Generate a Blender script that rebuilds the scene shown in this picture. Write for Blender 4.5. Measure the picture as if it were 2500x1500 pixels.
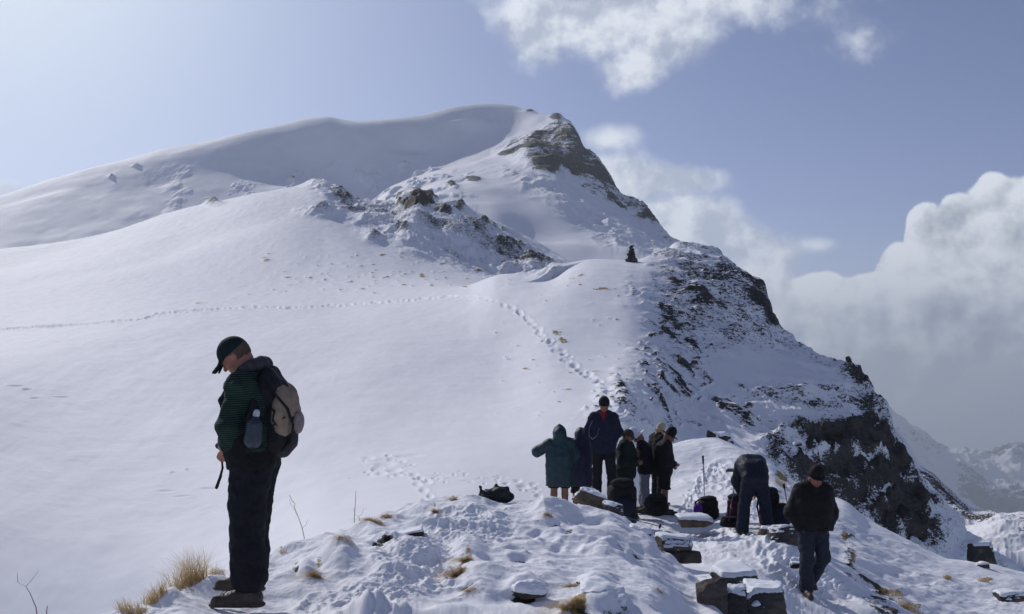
import bpy, math, random
import numpy as np
from mathutils import Vector, Matrix
R = math.radians
for o in list(bpy.data.objects):
    bpy.data.objects.remove(o)
scene = bpy.context.scene
col = scene.collection

# ---------------- camera ----------------
W, H, F, HZ = 2500.0, 1500.0, 2351.0, 880.0      # photograph size, focal length in its pixels, eye-level row
cam = bpy.data.objects.new("camera", bpy.data.cameras.new("camera"))
col.objects.link(cam)
cam.data.sensor_width = 36.0
cam.data.lens = 36.0 * F / W
cam.data.shift_y = (HZ - H / 2) / W
cam.data.clip_start = 0.1
cam.data.clip_end = 20000
cam.location = (0, 0, 0)
cam.rotation_euler = (R(90), 0, 0)
scene.camera = cam

# ---------------- sun, exposure ----------------
SUN_AZ, SUN_EL = -38.0, 35.0                     # degrees right of the view, above the horizon
sd = Vector((math.sin(R(SUN_AZ)) * math.cos(R(SUN_EL)), math.cos(R(SUN_AZ)) * math.cos(R(SUN_EL)), math.sin(R(SUN_EL))))
sl = bpy.data.lights.new("sun", 'SUN')
sl.energy = 3.3
sl.angle = R(0.5)
sl.color = (1.0, 0.965, 0.93)
sun = bpy.data.objects.new("sun", sl)
col.objects.link(sun)
sun.rotation_euler = sd.to_track_quat('Z', 'Y').to_euler()
scene.view_settings.view_transform = 'Standard'
scene.view_settings.look = 'None'
scene.view_settings.gamma = 1
scene.view_settings.exposure = -0.30
scene.view_settings.use_curve_mapping = False

# ---------------- sky ----------------
world = bpy.data.worlds.new("World")
scene.world = world
world.use_nodes = True

class NT:
    """small helper that writes node maths"""
    def __init__(s, nt): s.nt = nt
    def n(s, t, **k):
        x = s.nt.nodes.new(t)
        for a, b in k.items(): setattr(x, a, b)
        return x
    def link(s, a, b): s.nt.links.new(a, b)
    def put(s, sock, v):
        if isinstance(v, bpy.types.NodeSocket): s.link(v, sock)
        else: sock.default_value = v
    def m(s, op, a, b=0.0, c=0.0, clamp=False):
        x = s.n('ShaderNodeMath', operation=op, use_clamp=clamp)
        s.put(x.inputs[0], a); s.put(x.inputs[1], b)
        if op in ('MULTIPLY_ADD', 'SMOOTH_MIN', 'SMOOTH_MAX'): s.put(x.inputs[2], c)
        return x.outputs[0]
    def ss(s, v, lo, hi, a=0.0, b=1.0):
        x = s.n('ShaderNodeMapRange', interpolation_type='SMOOTHSTEP')
        s.put(x.inputs['Value'], v)
        s.put(x.inputs['From Min'], lo); s.put(x.inputs['From Max'], hi)
        s.put(x.inputs['To Min'], a); s.put(x.inputs['To Max'], b)
        return x.outputs['Result']
    def noise(s, vec, scale, detail=5.0, rough=0.55, dist=0.0):
        x = s.n('ShaderNodeTexNoise')
        if vec is not None: s.link(vec, x.inputs['Vector'])
        x.inputs['Scale'].default_value = scale
        x.inputs['Detail'].default_value = detail
        x.inputs['Roughness'].default_value = rough
        x.inputs['Distortion'].default_value = dist
        return x
    def mix(s, f, a, b):
        x = s.n('ShaderNodeMix', data_type='RGBA')
        s.put(x.inputs[0], f)
        s.put(x.inputs[6], a if isinstance(a, bpy.types.NodeSocket) else (*a, 1))
        s.put(x.inputs[7], b if isinstance(b, bpy.types.NodeSocket) else (*b, 1))
        return x.outputs[2]
    def comb(s, x_, y_, z_):
        x = s.n('ShaderNodeCombineXYZ')
        s.put(x.inputs[0], x_); s.put(x.inputs[1], y_); s.put(x.inputs[2], z_)
        return x.outputs[0]

def build_world():
    nt = world.node_tree
    nt.nodes.clear()
    g = NT(nt)
    out = g.n('ShaderNodeOutputWorld')
    bg = g.n('ShaderNodeBackground')
    g.link(bg.outputs[0], out.inputs[0])
    sky = g.n('ShaderNodeTexSky', sky_type='NISHITA')
    sky.sun_disc = False
    sky.sun_elevation = R(SUN_EL)
    sky.sun_rotation = R(SUN_AZ)
    sky.altitude = 2600
    sky.air_density = 0.9
    sky.dust_density = 1.2
    sky.ozone_density = 1.4
    tc = g.n('ShaderNodeTexCoord')
    d = tc.outputs['Generated']
    sp = g.n('ShaderNodeSeparateXYZ'); g.link(d, sp.inputs[0])
    X, Y, Z = sp.outputs
    Ym = g.m('MAXIMUM', Y, 0.12)
    U = g.m('DIVIDE', X, Ym)                      # sky coordinates: tangents of azimuth and height
    V = g.m('DIVIDE', Z, Ym)
    P = g.comb(U, V, 0.0)
    n1 = g.noise(P, 5.0, 7.0, 0.6)
    n2 = g.noise(P, 13.0, 8.0, 0.58)
    a = g.m("SUBTRACT", n1.outputs[0], 0.5)
    b = g.m('SUBTRACT', n2.outputs[0], 0.5)
    def vblob(px, py, rx, ry, pw=1.0):
        """soft ellipse in the sky, centre and radii in photograph pixels, as a signed height"""
        dx = g.m('MULTIPLY', g.m('SUBTRACT', U, (px - 1250) / F), F / rx)
        dy = g.m('MULTIPLY', g.m('SUBTRACT', V, (HZ - py) / F), F / ry)
        r = g.m('SQRT', g.m('ADD', g.m('MULTIPLY', dx, dx), g.m('MULTIPLY', dy, dy)))
        return g.m('MULTIPLY', g.m('SUBTRACT', 1.0, r), pw)
    def union(bl, k=0.12):
        v = bl[0]
        for q in bl[1:]: v = g.m('SMOOTH_MAX', v, q, k)
        return v
    # crisp cumulus on the right
    cum = union([vblob(2490, 620, 170, 200), vblob(2430, 560, 85, 140), vblob(2345, 570, 85, 95), vblob(2260, 590, 60, 105),
                 vblob(2200, 690, 80, 110), vblob(2130, 760, 120, 110), vblob(2330, 760, 240, 170),
                 vblob(2000, 800, 200, 140), vblob(1850, 790, 200, 130, .8), vblob(2700, 700, 300, 300), vblob(2100, 880, 350, 120, .8)], 0.1)
    vor = g.n('ShaderNodeTexVoronoi', feature='SMOOTH_F1'); 
    vd = g.n('ShaderNodeVectorMath', operation='ADD')
    g.link(P, vd.inputs[0])
    sc = g.n('ShaderNodeVectorMath', operation='SCALE'); g.link(n2.outputs['Color'], sc.inputs[0]); sc.inputs['Scale'].default_value = 0.05
    g.link(sc.outputs[0], vd.inputs[1])
    g.link(vd.outputs[0], vor.inputs['Vector']); vor.inputs['Scale'].default_value = 22.0
    vor.inputs['Smoothness'].default_value = 0.5
    puff = g.m('SUBTRACT', 0.45, vor.outputs['Distance'])
    cumn = g.m('ADD', cum, g.m('ADD', g.m('MULTIPLY', a, 0.45), g.m('ADD', g.m('MULTIPLY', b, 0.25), g.m('MULTIPLY', puff, 0.30))))
    cum_m = g.ss(cumn, 0.02, 0.11)
    # soft veils: the top cloud, the bank behind the peak, the small one on the left
    veil = union([vblob(1320, 50, 120, 120), vblob(1480, 30, 280, 150), vblob(1660, 70, 170, 150), vblob(1550, 170, 120, 75, .9),
                  vblob(1800, 10, 190, 90, .7), vblob(2010, 20, 150, 90, .3), vblob(1400, -120, 400, 160)], 0.2)
    bank = union([vblob(1520, 440, 130, 80, .9), vblob(1640, 440, 160, 50, .8), vblob(1660, 560, 200, 110), vblob(1800, 620, 220, 90, .8),
                  vblob(1480, 340, 110, 40, .35), vblob(1960, 600, 120, 30, .4), vblob(1740, 720, 300, 130), vblob(-20, 470, 130, 45, .8),
                  vblob(110, 445, 60, 20, .35)], 0.2)
    vn = g.m('ADD', g.m('MULTIPLY', a, 2.0), g.m('MULTIPLY', b, 1.0))
    veil_m = g.ss(g.m('ADD', veil, vn), -0.02, 0.60)
    bank_m = g.ss(g.m('ADD', bank, g.m('MULTIPLY', vn, 0.5)), 0.0, 0.45)
    # haze bank under the cumulus down to the valleys
    low = g.ss(V, -0.02, 0.08, 1.0, 0.0)
    soft = g.m('MAXIMUM', veil_m, bank_m)
    # skies outside the picture carry scattered clouds of the same sort
    behind = g.ss(Y, 0.55, 0.35)
    gen = g.m('MULTIPLY', g.ss(g.noise(d, 2.2, 7.0, 0.58).outputs[0], 0.52, 0.68), behind)
    # colours
    tint = g.n('ShaderNodeMix', data_type='RGBA', blend_type='MULTIPLY')
    tint.inputs[0].default_value = 1.0
    g.link(sky.outputs[0], tint.inputs[6]); tint.inputs[7].default_value = (1.26, 1.06, 1.16, 1)
    # lens glare painted into the sky colour, centred below the sun
    dt = g.n('ShaderNodeVectorMath', operation='DOT_PRODUCT'); g.link(d, dt.inputs[0])
    ga, ge = R(-30), R(24)
    dt.inputs[1].default_value = (math.sin(ga) * math.cos(ge), math.cos(ga) * math.cos(ge), math.sin(ge))
    gl = g.m('POWER', g.m('MAXIMUM', dt.outputs['Value'], 0.0), 14.0)
    gl2 = g.m('POWER', g.m('MAXIMUM', dt.outputs['Value'], 0.0), 60.0)
    s0 = g.mix(g.m('MULTIPLY', gl, GLOW_A), tint.outputs[2], GLOW_C)
    s1 = g.mix(g.m('MULTIPLY', gl2, GLOW_B), s0, GLOW_D)
    s1 = g.mix(g.m('MULTIPLY', low, 0.75), s1, LOW_C)
    # cloud shading: relief lit from the upper left, greyer towards the base and inside
    def shifted(dx, dy):
        v = g.n('ShaderNodeVectorMath', operation='ADD'); g.link(P, v.inputs[0]); v.inputs[1].default_value = (dx, dy, 0)
        return v.outputs[0]
    e1 = g.noise(shifted(-.022, .020), 5.0, 7.0, 0.6); e2 = g.noise(shifted(-.009, .009), 13.0, 8.0, 0.58)
    rel = g.m('ADD', g.m('MULTIPLY', g.m('SUBTRACT', n1.outputs[0], e1.outputs[0]), 3.0), g.m('MULTIPLY', g.m('SUBTRACT', n2.outputs[0], e2.outputs[0]), 2.2))
    hgt = g.ss(V, -0.05, 0.10)
    lit = g.m('ADD', g.m('MULTIPLY', hgt, 0.72), g.m('ADD', rel, g.m('MULTIPLY', puff, 0.55)))
    lit = g.m('SUBTRACT', lit, g.m('ADD', g.m('MULTIPLY', g.ss(U, .36, .70), .22), g.m('MULTIPLY', g.ss(cum, 0.1, 0.7), 0.12)))
    lit = g.m('ADD', g.m('MULTIPLY', lit, 1.25), 0.12, clamp=True)
    cc = g.mix(lit, CLOUD_LO, CLOUD_HI)
    vc = g.mix(g.m('ADD', g.ss(n2.outputs[0], 0.38, 0.62), g.m('MULTIPLY', rel, .8), clamp=True), CLOUD_V0, CLOUD_HI)
    s2 = g.mix(g.m('MULTIPLY', soft, 0.85), s1, vc)
    base_fade = g.ss(V, -0.03, 0.03, 0.35, 1.0)
    s3 = g.mix(g.m('MULTIPLY', cum_m, base_fade), s2, cc)
    s4 = g.mix(g.m('MULTIPLY', gen, 0.7), s3, CLOUD_V0)
    g.link(s4, bg.inputs[0])
    bg.inputs[1].default_value = 0.095

GLOW_A, GLOW_B = 0.9, 0.8
GLOW_C, GLOW_D = (6.6, 7.9, 10.5), (9.5, 10.6, 11.4)
LOW_C = (4.0, 5.0, 6.6)
CLOUD_LO, CLOUD_HI, CLOUD_V0 = (3.7, 4.3, 5.3), (11.2, 11.8, 12.6), (6.0, 6.7, 8.1)
build_world()
# ================= numeric helpers =================
def _hash(ix, iy, iz, s):
    h = (ix * 374761393 + iy * 668265263 + iz * 1274126177 + s * 974711) & 0xFFFFFFFF
    h = ((h ^ (h >> 13)) * 1274126177) & 0xFFFFFFFF
    return ((h ^ (h >> 16)) & 0xFFFF) / 65535.0 * 2 - 1
def vnoise(x, y, z=None, s=0):
    """smooth value noise in -1..1"""
    x = np.asarray(x, float); y = np.asarray(y, float)
    z = np.zeros_like(x) if z is None else np.asarray(z, float)
    x0 = np.floor(x).astype(np.int64); y0 = np.floor(y).astype(np.int64); z0 = np.floor(z).astype(np.int64)
    fx, fy, fz = x - x0, y - y0, z - z0
    fx = fx * fx * fx * (fx * (fx * 6 - 15) + 10); fy = fy * fy * fy * (fy * (fy * 6 - 15) + 10); fz = fz * fz * (3 - 2 * fz)
    def L(a, b, t): return a + (b - a) * t
    flat = not z.any()
    def pl(zz): return L(L(_hash(x0, y0, zz, s), _hash(x0 + 1, y0, zz, s), fx), L(_hash(x0, y0 + 1, zz, s), _hash(x0 + 1, y0 + 1, zz, s), fx), fy)
    return pl(z0) if flat else L(pl(z0), pl(z0 + 1), fz)
def fbm(x, y, z=None, oct=5, s=0, g=0.5, ridge=False):
    v = 0; a = 1.0; t = 0
    ca, sa = math.cos(0.6), math.sin(0.6)
    for i in range(oct):
        n = vnoise(x, y, z, s + i * 17)
        v = v + a * ((1 - 2 * np.abs(n)) if ridge else n); t += a
        a *= g
        x, y = (x * ca - y * sa) * 2.03 + 3.1, (x * sa + y * ca) * 2.03 + 1.7
        if z is not None: z = z * 2.03 + 5.3
    return v / t
def sstep(a, b, x):
    t = np.clip((x - a) / (b - a), 0, 1)
    return t * t * (3 - 2 * t)
def pchip(x, y, xq):
    """smooth monotone-ish curve through points"""
    x = np.array(x, float); y = np.array(y, float)
    h = np.diff(x); d = np.diff(y) / h
    m = np.zeros(len(x))
    m[1:-1] = np.where(d[:-1] * d[1:] > 0, 2 * d[:-1] * d[1:] / (d[:-1] + d[1:] + 1e-12), 0)
    m[0], m[-1] = d[0], d[-1]
    i = np.clip(np.searchsorted(x, xq) - 1, 0, len(x) - 2)
    t = np.clip((xq - x[i]) / h[i], 0, 1)
    return ((1 + 2 * t) * (1 - t) ** 2) * y[i] + t * (1 - t) ** 2 * h[i] * m[i] + t * t * (3 - 2 * t) * y[i + 1] + t * t * (t - 1) * h[i] * m[i + 1]
def polydist(px, py, poly):
    """signed distance (inside positive) to a polygon"""
    P = np.array(poly, float); n = len(P)
    d2 = np.full(px.shape, 1e18); ins = np.zeros(px.shape, bool)
    for i in range(n):
        a, b = P[i], P[(i + 1) % n]
        ex, ey = b - a
        t = np.clip(((px - a[0]) * ex + (py - a[1]) * ey) / (ex * ex + ey * ey), 0, 1)
        d2 = np.minimum(d2, (px - a[0] - t * ex) ** 2 + (py - a[1] - t * ey) ** 2)
        c = ((a[1] > py) != (b[1] > py)) & (px < (b[0] - a[0]) * (py - a[1]) / (b[1] - a[1] + 1e-9) + a[0])
        ins ^= c
    return np.where(ins, 1, -1) * np.sqrt(d2)
K = 1.011
def VP(l): return [(a[0] * K, a[1] * K) + tuple(a[2:]) for a in l]

def new_mesh(name, verts, quads, mat, parent=None, smooth=True, tris=None):
    me = bpy.data.meshes.new(name)
    verts = np.asarray(verts, np.float32); quads = np.asarray(quads, np.int32)
    k = quads.shape[1]
    me.vertices.add(len(verts)); me.vertices.foreach_set('co', verts.ravel())
    me.loops.add(quads.size); me.loops.foreach_set('vertex_index', quads.ravel())
    me.polygons.add(len(quads))
    me.polygons.foreach_set('loop_start', np.arange(0, quads.size, k, dtype=np.int32))
    me.polygons.foreach_set('use_smooth', np.full(len(quads), smooth))
    me.update(calc_edges=True)
    me.materials.append(mat)
    o = bpy.data.objects.new(name, me)
    col.objects.link(o)
    if parent: o.parent = parent
    return o
def attr(o, name, v):
    a = o.data.attributes.new(name, 'FLOAT', 'POINT')
    a.data.foreach_set('value', np.asarray(v, np.float32).ravel())

LAYERS = {}
class Layer:
    """a hillside: guide lines (photo column, photo row, distance) from near to far, joined by smooth slopes"""
    def __init__(s, name, guides, rows, px0, px1, nu, smooth=22, crests=()):
        s.name = name
        pxs = np.linspace(px0, px1, nu)
        s.pxs = pxs
        Ds, Zs = [], []
        for g in guides:
            g = VP(g)
            q = np.array([a[0] for a in g])
            py = pchip(q, [a[1] for a in g], np.clip(pxs, q[0], q[-1])); D = pchip(q, [a[2] for a in g], np.clip(pxs, q[0], q[-1]))
            Ds.append(D); Zs.append((HZ - py) / F * D)
        Ds, Zs = np.array(Ds), np.array(Zs)
        kw = int(smooth / (pxs[1] - pxs[0])); kx = np.exp(-0.5 * (np.arange(-2 * kw, 2 * kw + 1) / (kw / 1.5)) ** 2); kx /= kx.sum()
        def sm(a): return np.convolve(np.pad(a, 2 * kw, mode='edge'), kx, mode='valid')
        for i in range(len(Ds)):
            Ds[i] = sm(Ds[i])
            if i not in crests: Zs[i] = sm(Zs[i])
            else: Zs[i] = Zs[i] / np.maximum(np.array([pchip(np.array([a[0] for a in VP(guides[i])]), [a[2] for a in guides[i]], np.clip(pxs, guides[i][0][0] * K, guides[i][-1][0] * K))])[0], 1e-3) * Ds[i]
        for i in range(1, len(Ds)): Ds[i] = np.maximum(Ds[i], Ds[i - 1] + 0.15)
        h = np.diff(Ds, axis=0); dl = np.diff(Zs, axis=0) / h
        m = np.zeros_like(Zs)
        a, b = dl[:-1], dl[1:]
        m[1:-1] = (a * h[1:] + b * h[:-1]) / (h[1:] + h[:-1])
        lim = 3 * np.minimum(np.abs(a), np.abs(b)) + 0.15
        m[1:-1] = np.clip(m[1:-1], -lim, lim)
        m[0], m[-1] = dl[0], dl[-1]
        DD, ZZ = [], []
        for i, n in enumerate(rows):
            t = np.linspace(0, 1, n, endpoint=(i == len(rows) - 1))[:, None]
            D = Ds[i] + h[i] * t
            Z = ((1 + 2 * t) * (1 - t) ** 2) * Zs[i] + t * (1 - t) ** 2 * h[i] * m[i] + t * t * (3 - 2 * t) * Zs[i + 1] + t * t * (t - 1) * h[i] * m[i + 1]
            DD.append(D); ZZ.append(Z)
        s.D = np.vstack(DD); s.Z = np.vstack(ZZ)
        s.X = (pxs[None, :] - 1250) / F * s.D
        s.PX = np.broadcast_to(pxs[None, :], s.D.shape)
        s.update()
        s.rock = np.zeros_like(s.Z)
        s.grass = np.zeros_like(s.Z)
        LAYERS[name] = s
    def hold_crest(s, d0, d1, fade, sig=9):
        """after roughening, bring the skyline between distances d0..d1 back to where it belongs"""
        ok = (s.D > d0) & (s.D < d1)
        want = np.where(ok, s.v0, -9).max(axis=0); i = np.where(ok, s.v0, -9).argmax(axis=0)
        have = np.where(ok, s.Z / s.D, -9).max(axis=0)
        kx = np.exp(-0.5 * (np.arange(-3 * sig, 3 * sig + 1) / sig) ** 2); kx /= kx.sum()
        df = np.convolve(np.pad(have - want, 3 * sig, mode='edge'), kx, mode='valid')
        Dc = s.D[i, np.arange(s.D.shape[1])]
        Dc = np.convolve(np.pad(Dc, 3 * sig, mode='edge'), kx, mode='valid')
        w = np.exp(-((s.D - Dc) / (Dc * fade)) ** 2)
        s.Z -= df * s.D * w
    def update(s): s.PY = HZ - s.Z / s.D * F
    def slope(s):
        zr = np.gradient(s.Z, axis=0) / np.maximum(np.gradient(s.D, axis=0), 1e-4)
        xc = np.gradient(s.X, axis=1); zc = np.gradient(s.Z, axis=1)
        fx = zc / np.maximum(xc, 1e-4)
        return np.sqrt(zr ** 2 + fx ** 2), fx, zr
    def vis(s):
        """rows seen from the camera: true where nothing nearer in the column stands higher"""
        m = np.maximum.accumulate(s.Z / s.D, axis=0)
        return (s.Z / s.D) >= m - 1e-9
    def at(s, px, py):
        """point where the view through (px,py) meets this hillside"""
        f = (px - s.pxs[0]) / (s.pxs[-1] - s.pxs[0]) * (len(s.pxs) - 1)
        c = int(np.clip(round(f), 0, len(s.pxs) - 1))
        e = s.PY[:, c]
        k = np.where(e <= py)[0]
        k = k[0] if len(k) else int(np.argmin(e))
        if k > 0 and e[k - 1] > e[k]:
            t = np.clip((e[k - 1] - py) / (e[k - 1] - e[k]), 0, 1)
        else: t = 1; k = max(k, 1)
        D = s.D[k - 1, c] + (s.D[k, c] - s.D[k - 1, c]) * t
        Z = s.Z[k - 1, c] + (s.Z[k, c] - s.Z[k - 1, c]) * t
        return Vector(((px - 1250) / F * D, D, Z))
    def z_at(s, x, y):
        u = x / y * F + 1250
        c = int(np.clip(round((u - s.pxs[0]) / (s.pxs[-1] - s.pxs[0]) * (len(s.pxs) - 1)), 0, len(s.pxs) - 1))
        return float(np.interp(y, s.D[:, c], s.Z[:, c]))
    def build(s, name, mat, label=None):
        nr, nc = s.D.shape
        v = np.stack([s.X, s.D, s.Z], -1).reshape(-1, 3)
        i = (np.arange(nr - 1)[:, None] * nc + np.arange(nc - 1)[None, :]).ravel()
        q = np.stack([i, i + 1, i + nc + 1, i + nc], 1)
        o = new_mesh(name, v, q, mat)
        attr(o, 'rock', s.rock); attr(o, 'grass', s.grass)
        o['kind'] = 'structure'
        return o
def dent(L, px, py, rx, ry, depth, rim=0.35, mx=.62):
    """footprint or hollow seen at (px,py), radii in photo pixels, depth in metres (negative = mound)"""
    c0 = int(np.searchsorted(L.pxs, px - 2.5 * rx)); c1 = int(np.searchsorted(L.pxs, px + 2.5 * rx))
    if c1 <= c0: return
    sub = (slice(None), slice(c0, c1))
    w = L.V0[sub]
    r2 = ((L.PX[sub] - px) / rx) ** 2 + ((L.P0[sub] - py) / ry) ** 2
    r = np.sqrt(r2)
    dm = mx * ry / F * float(L.D[:, (c0 + c1) // 2][np.argmin(np.abs(L.P0[:, (c0 + c1) // 2] - py))])
    depth = max(-dm, min(depth, dm))
    f = -depth * np.exp(-(r / 0.8) ** 4) + depth * rim * np.exp(-((r - 1.35) / 0.35) ** 2)
    L.Z[sub] += np.where(w, f, 0)

# ================= materials =================
def mat_new(name):
    m = bpy.data.materials.new(name); m.use_nodes = True
    nt = m.node_tree; nt.nodes.clear()
    g = NT(nt)
    out = g.n('ShaderNodeOutputMaterial'); bs = g.n('ShaderNodeBsdfPrincipled')
    g.link(bs.outputs[0], out.inputs[0])
    return m, g, bs
def terrain_mat(name, scale, rockc=((.018, .017, .018), (.075, .068, .064)), bump=0.5, edge=0.5, snow=(.83, .835, .875), fine=1.0):
    m, g, bs = mat_new(name)
    geo = g.n('ShaderNodeNewGeometry')
    P = geo.outputs['Position']
    at = g.n('ShaderNodeAttribute', attribute_name='rock')
    ag = g.n('ShaderNodeAttribute', attribute_name='grass')
    mp = g.n('ShaderNodeMapping'); mp.inputs['Scale'].default_value = (.7, .7, 2.4); g.link(P, mp.inputs[0])
    na = g.noise(mp.outputs[0], 3.0 / scale, 9, 0.65)
    nb = g.noise(mp.outputs[0], 12.0 / scale, 6, 0.6)
    nc = g.noise(P, 0.8 / scale, 4, 0.5)
    nd = g.noise(mp.outputs[0], 5.0 / scale, 3, 0.6)
    rn = g.m('ADD', g.m('MULTIPLY', g.m('ADD', g.m('SUBTRACT', na.outputs[0], 0.5), g.m('MULTIPLY', g.m('SUBTRACT', nd.outputs[0], 0.5), .7)), 1.2 * edge), g.m('MULTIPLY', g.m('SUBTRACT', nb.outputs[0], 0.5), 1.0 * edge))
    rf = g.ss(g.m('ADD', at.outputs['Fac'], rn), 0.46, 0.56)
    gf = g.ss(g.m('ADD', ag.outputs['Fac'], rn), 0.46, 0.62)
    rc = g.mix(g.ss(na.outputs[0], 0.3, 0.7), rockc[0], rockc[1])
    rc = g.mix(g.m('MULTIPLY', g.ss(nc.outputs[0], 0.5, 0.7), 0.4), rc, (.125, .105, .08))
    sc = g.mix(g.ss(nc.outputs[0], 0.35, 0.65), snow, tuple(c * 0.965 for c in snow))
    gc = g.mix(nb.outputs[0], (.16, .11, .05), (.42, .31, .15))
    c = g.mix(gf, sc, gc)
    c = g.mix(rf, c, rc)
    g.link(c, bs.inputs['Base Color'])
    bs.inputs['Roughness'].default_value = 0.72
    bs.inputs['Specular IOR Level'].default_value = 0.14
    gr = g.noise(P, 60.0 / scale, 5, 0.7)
    h = g.m('ADD', g.m('MULTIPLY', nb.outputs[0], 0.8), g.m('MULTIPLY', gr.outputs[0], 0.18))
    b1 = g.n('ShaderNodeBump'); b1.inputs['Distance'].default_value = 0.03 * scale
    g.link(g.m('MULTIPLY', h, g.m('ADD', 0.16 * fine, g.m('MULTIPLY', rf, 3.0))), b1.inputs['Height'])
    b1.inputs['Strength'].default_value = bump * 1.3
    g.link(b1.outputs[0], bs.inputs['Normal'])
    return m

# ================= hillside: bowl, cairn knoll, cliff, second hill =================
HQ = 1.0
def rows(*a): return [max(3, int(r * HQ)) for r in a]
Hg = [
 [(-300,1750,27),(0,1650,27),(300,1600,24),(600,1500,16),(1000,1400,13),(1300,1385,14),(1500,1385,15),(1650,1400,17),(1900,1560,20),(2200,1900,24),(2600,2300,26)],
 [(-300,1310,34),(0,1300,34),(400,1290,30),(800,1205,23.5),(1100,1200,20.5),(1300,1216,19.8),(1450,1212,20),(1550,1185,22.5),(1650,1150,29),(1800,1160,31),(1950,1240,37),(2100,1330,41),(2250,1400,43),(2400,1450,44),(2600,1560,44)],
 [(-300,1080,43),(0,1080,43),(500,1060,38),(900,1040,33),(1200,1020,31),(1400,1000,29),(1500,985,29),(1560,985,31.5),(1650,982,38),(1750,985,41.5),(1820,1010,42.5),(1900,1050,42.5),(2000,1070,45),(2100,1110,46.5),(2200,1210,47),(2350,1350,47),(2600,1520,47)],
 [(-300,900,56),(0,900,55),(500,880,52),(900,860,48),(1200,850,45),(1350,840,42),(1500,835,42),(1650,820,48),(1800,835,51.5),(1900,870,52),(2000,905,52),(2100,980,50.5),(2150,1060,49.5),(2200,1145,49),(2300,1260,48.5),(2450,1390,48),(2600,1490,48)],
 [(-300,810,86),(0,790,85),(400,755,80),(800,743,75),(950,728,72),(1050,712,71),(1130,695,69),(1165,680,67.5),(1200,667,66),(1290,655,64),(1380,632,62),(1440,626,61),(1530,629,60),(1580,610,63),(1650,590,66),(1700,597,66),(1740,612,66),(1770,640,65),(1810,665,64),(1845,690,63),(1857,718,61),(1880,777,59.5),(1920,815,58),(1960,845,57),(2000,862,56),(2050,874,55),(2085,900,54),(2110,940,53),(2145,985,52),(2155,1030,51),(2172,1060,50.7),(2192,1100,50.4),(2220,1150,50),(2255,1185,50),(2290,1225,49.7),(2350,1290,49.5),(2480,1385,49),(2600,1450,49)],
 [(-300,725,112),(0,718,110),(400,695,105),(800,688,98),(1050,684,92),(1200,702,88),(1300,712,86),(1500,770,84),(1700,850,80),(1900,1100,75),(2200,1600,66),(2600,1900,60)],
 [(-300,660,152),(0,650,150),(400,590,145),(700,540,140),(800,560,135),(900,600,128),(1000,630,125),(1100,655,125),(1200,670,127),(1300,682,128),(1400,710,125),(1700,900,100),(2000,1300,95),(2600,1900,80)],
 [(-300,630,194),(0,600,190),(100,590,188),(200,575,185),(300,545,182),(400,512,180),(500,488,178),(600,465,176),(700,450,175),(775,438,172),(810,456,170),(860,488,168),(950,488,168),(975,470,168),(1005,460,168),(1050,480,170),(1100,488,173),(1150,510,177),(1200,540,180),(1280,580,184),(1330,610,184),(1400,650,180),(1500,720,170),(1700,950,115),(2000,1350,110),(2600,1900,100)],
 [(-300,800,250),(400,700,250),(775,640,240),(1000,680,245),(1400,860,240),(1700,1150,220),(2600,2000,200)],
]
HL = Layer('hill', Hg, rows(60, 190, 230, 260, 60, 60, 130, 20), -260, 2760, int(1500 * HQ), crests=(4, 7))
def prep(L):
    L.P0 = L.PY.copy(); L.V0 = L.vis(); L.v0 = L.Z / L.D
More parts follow.
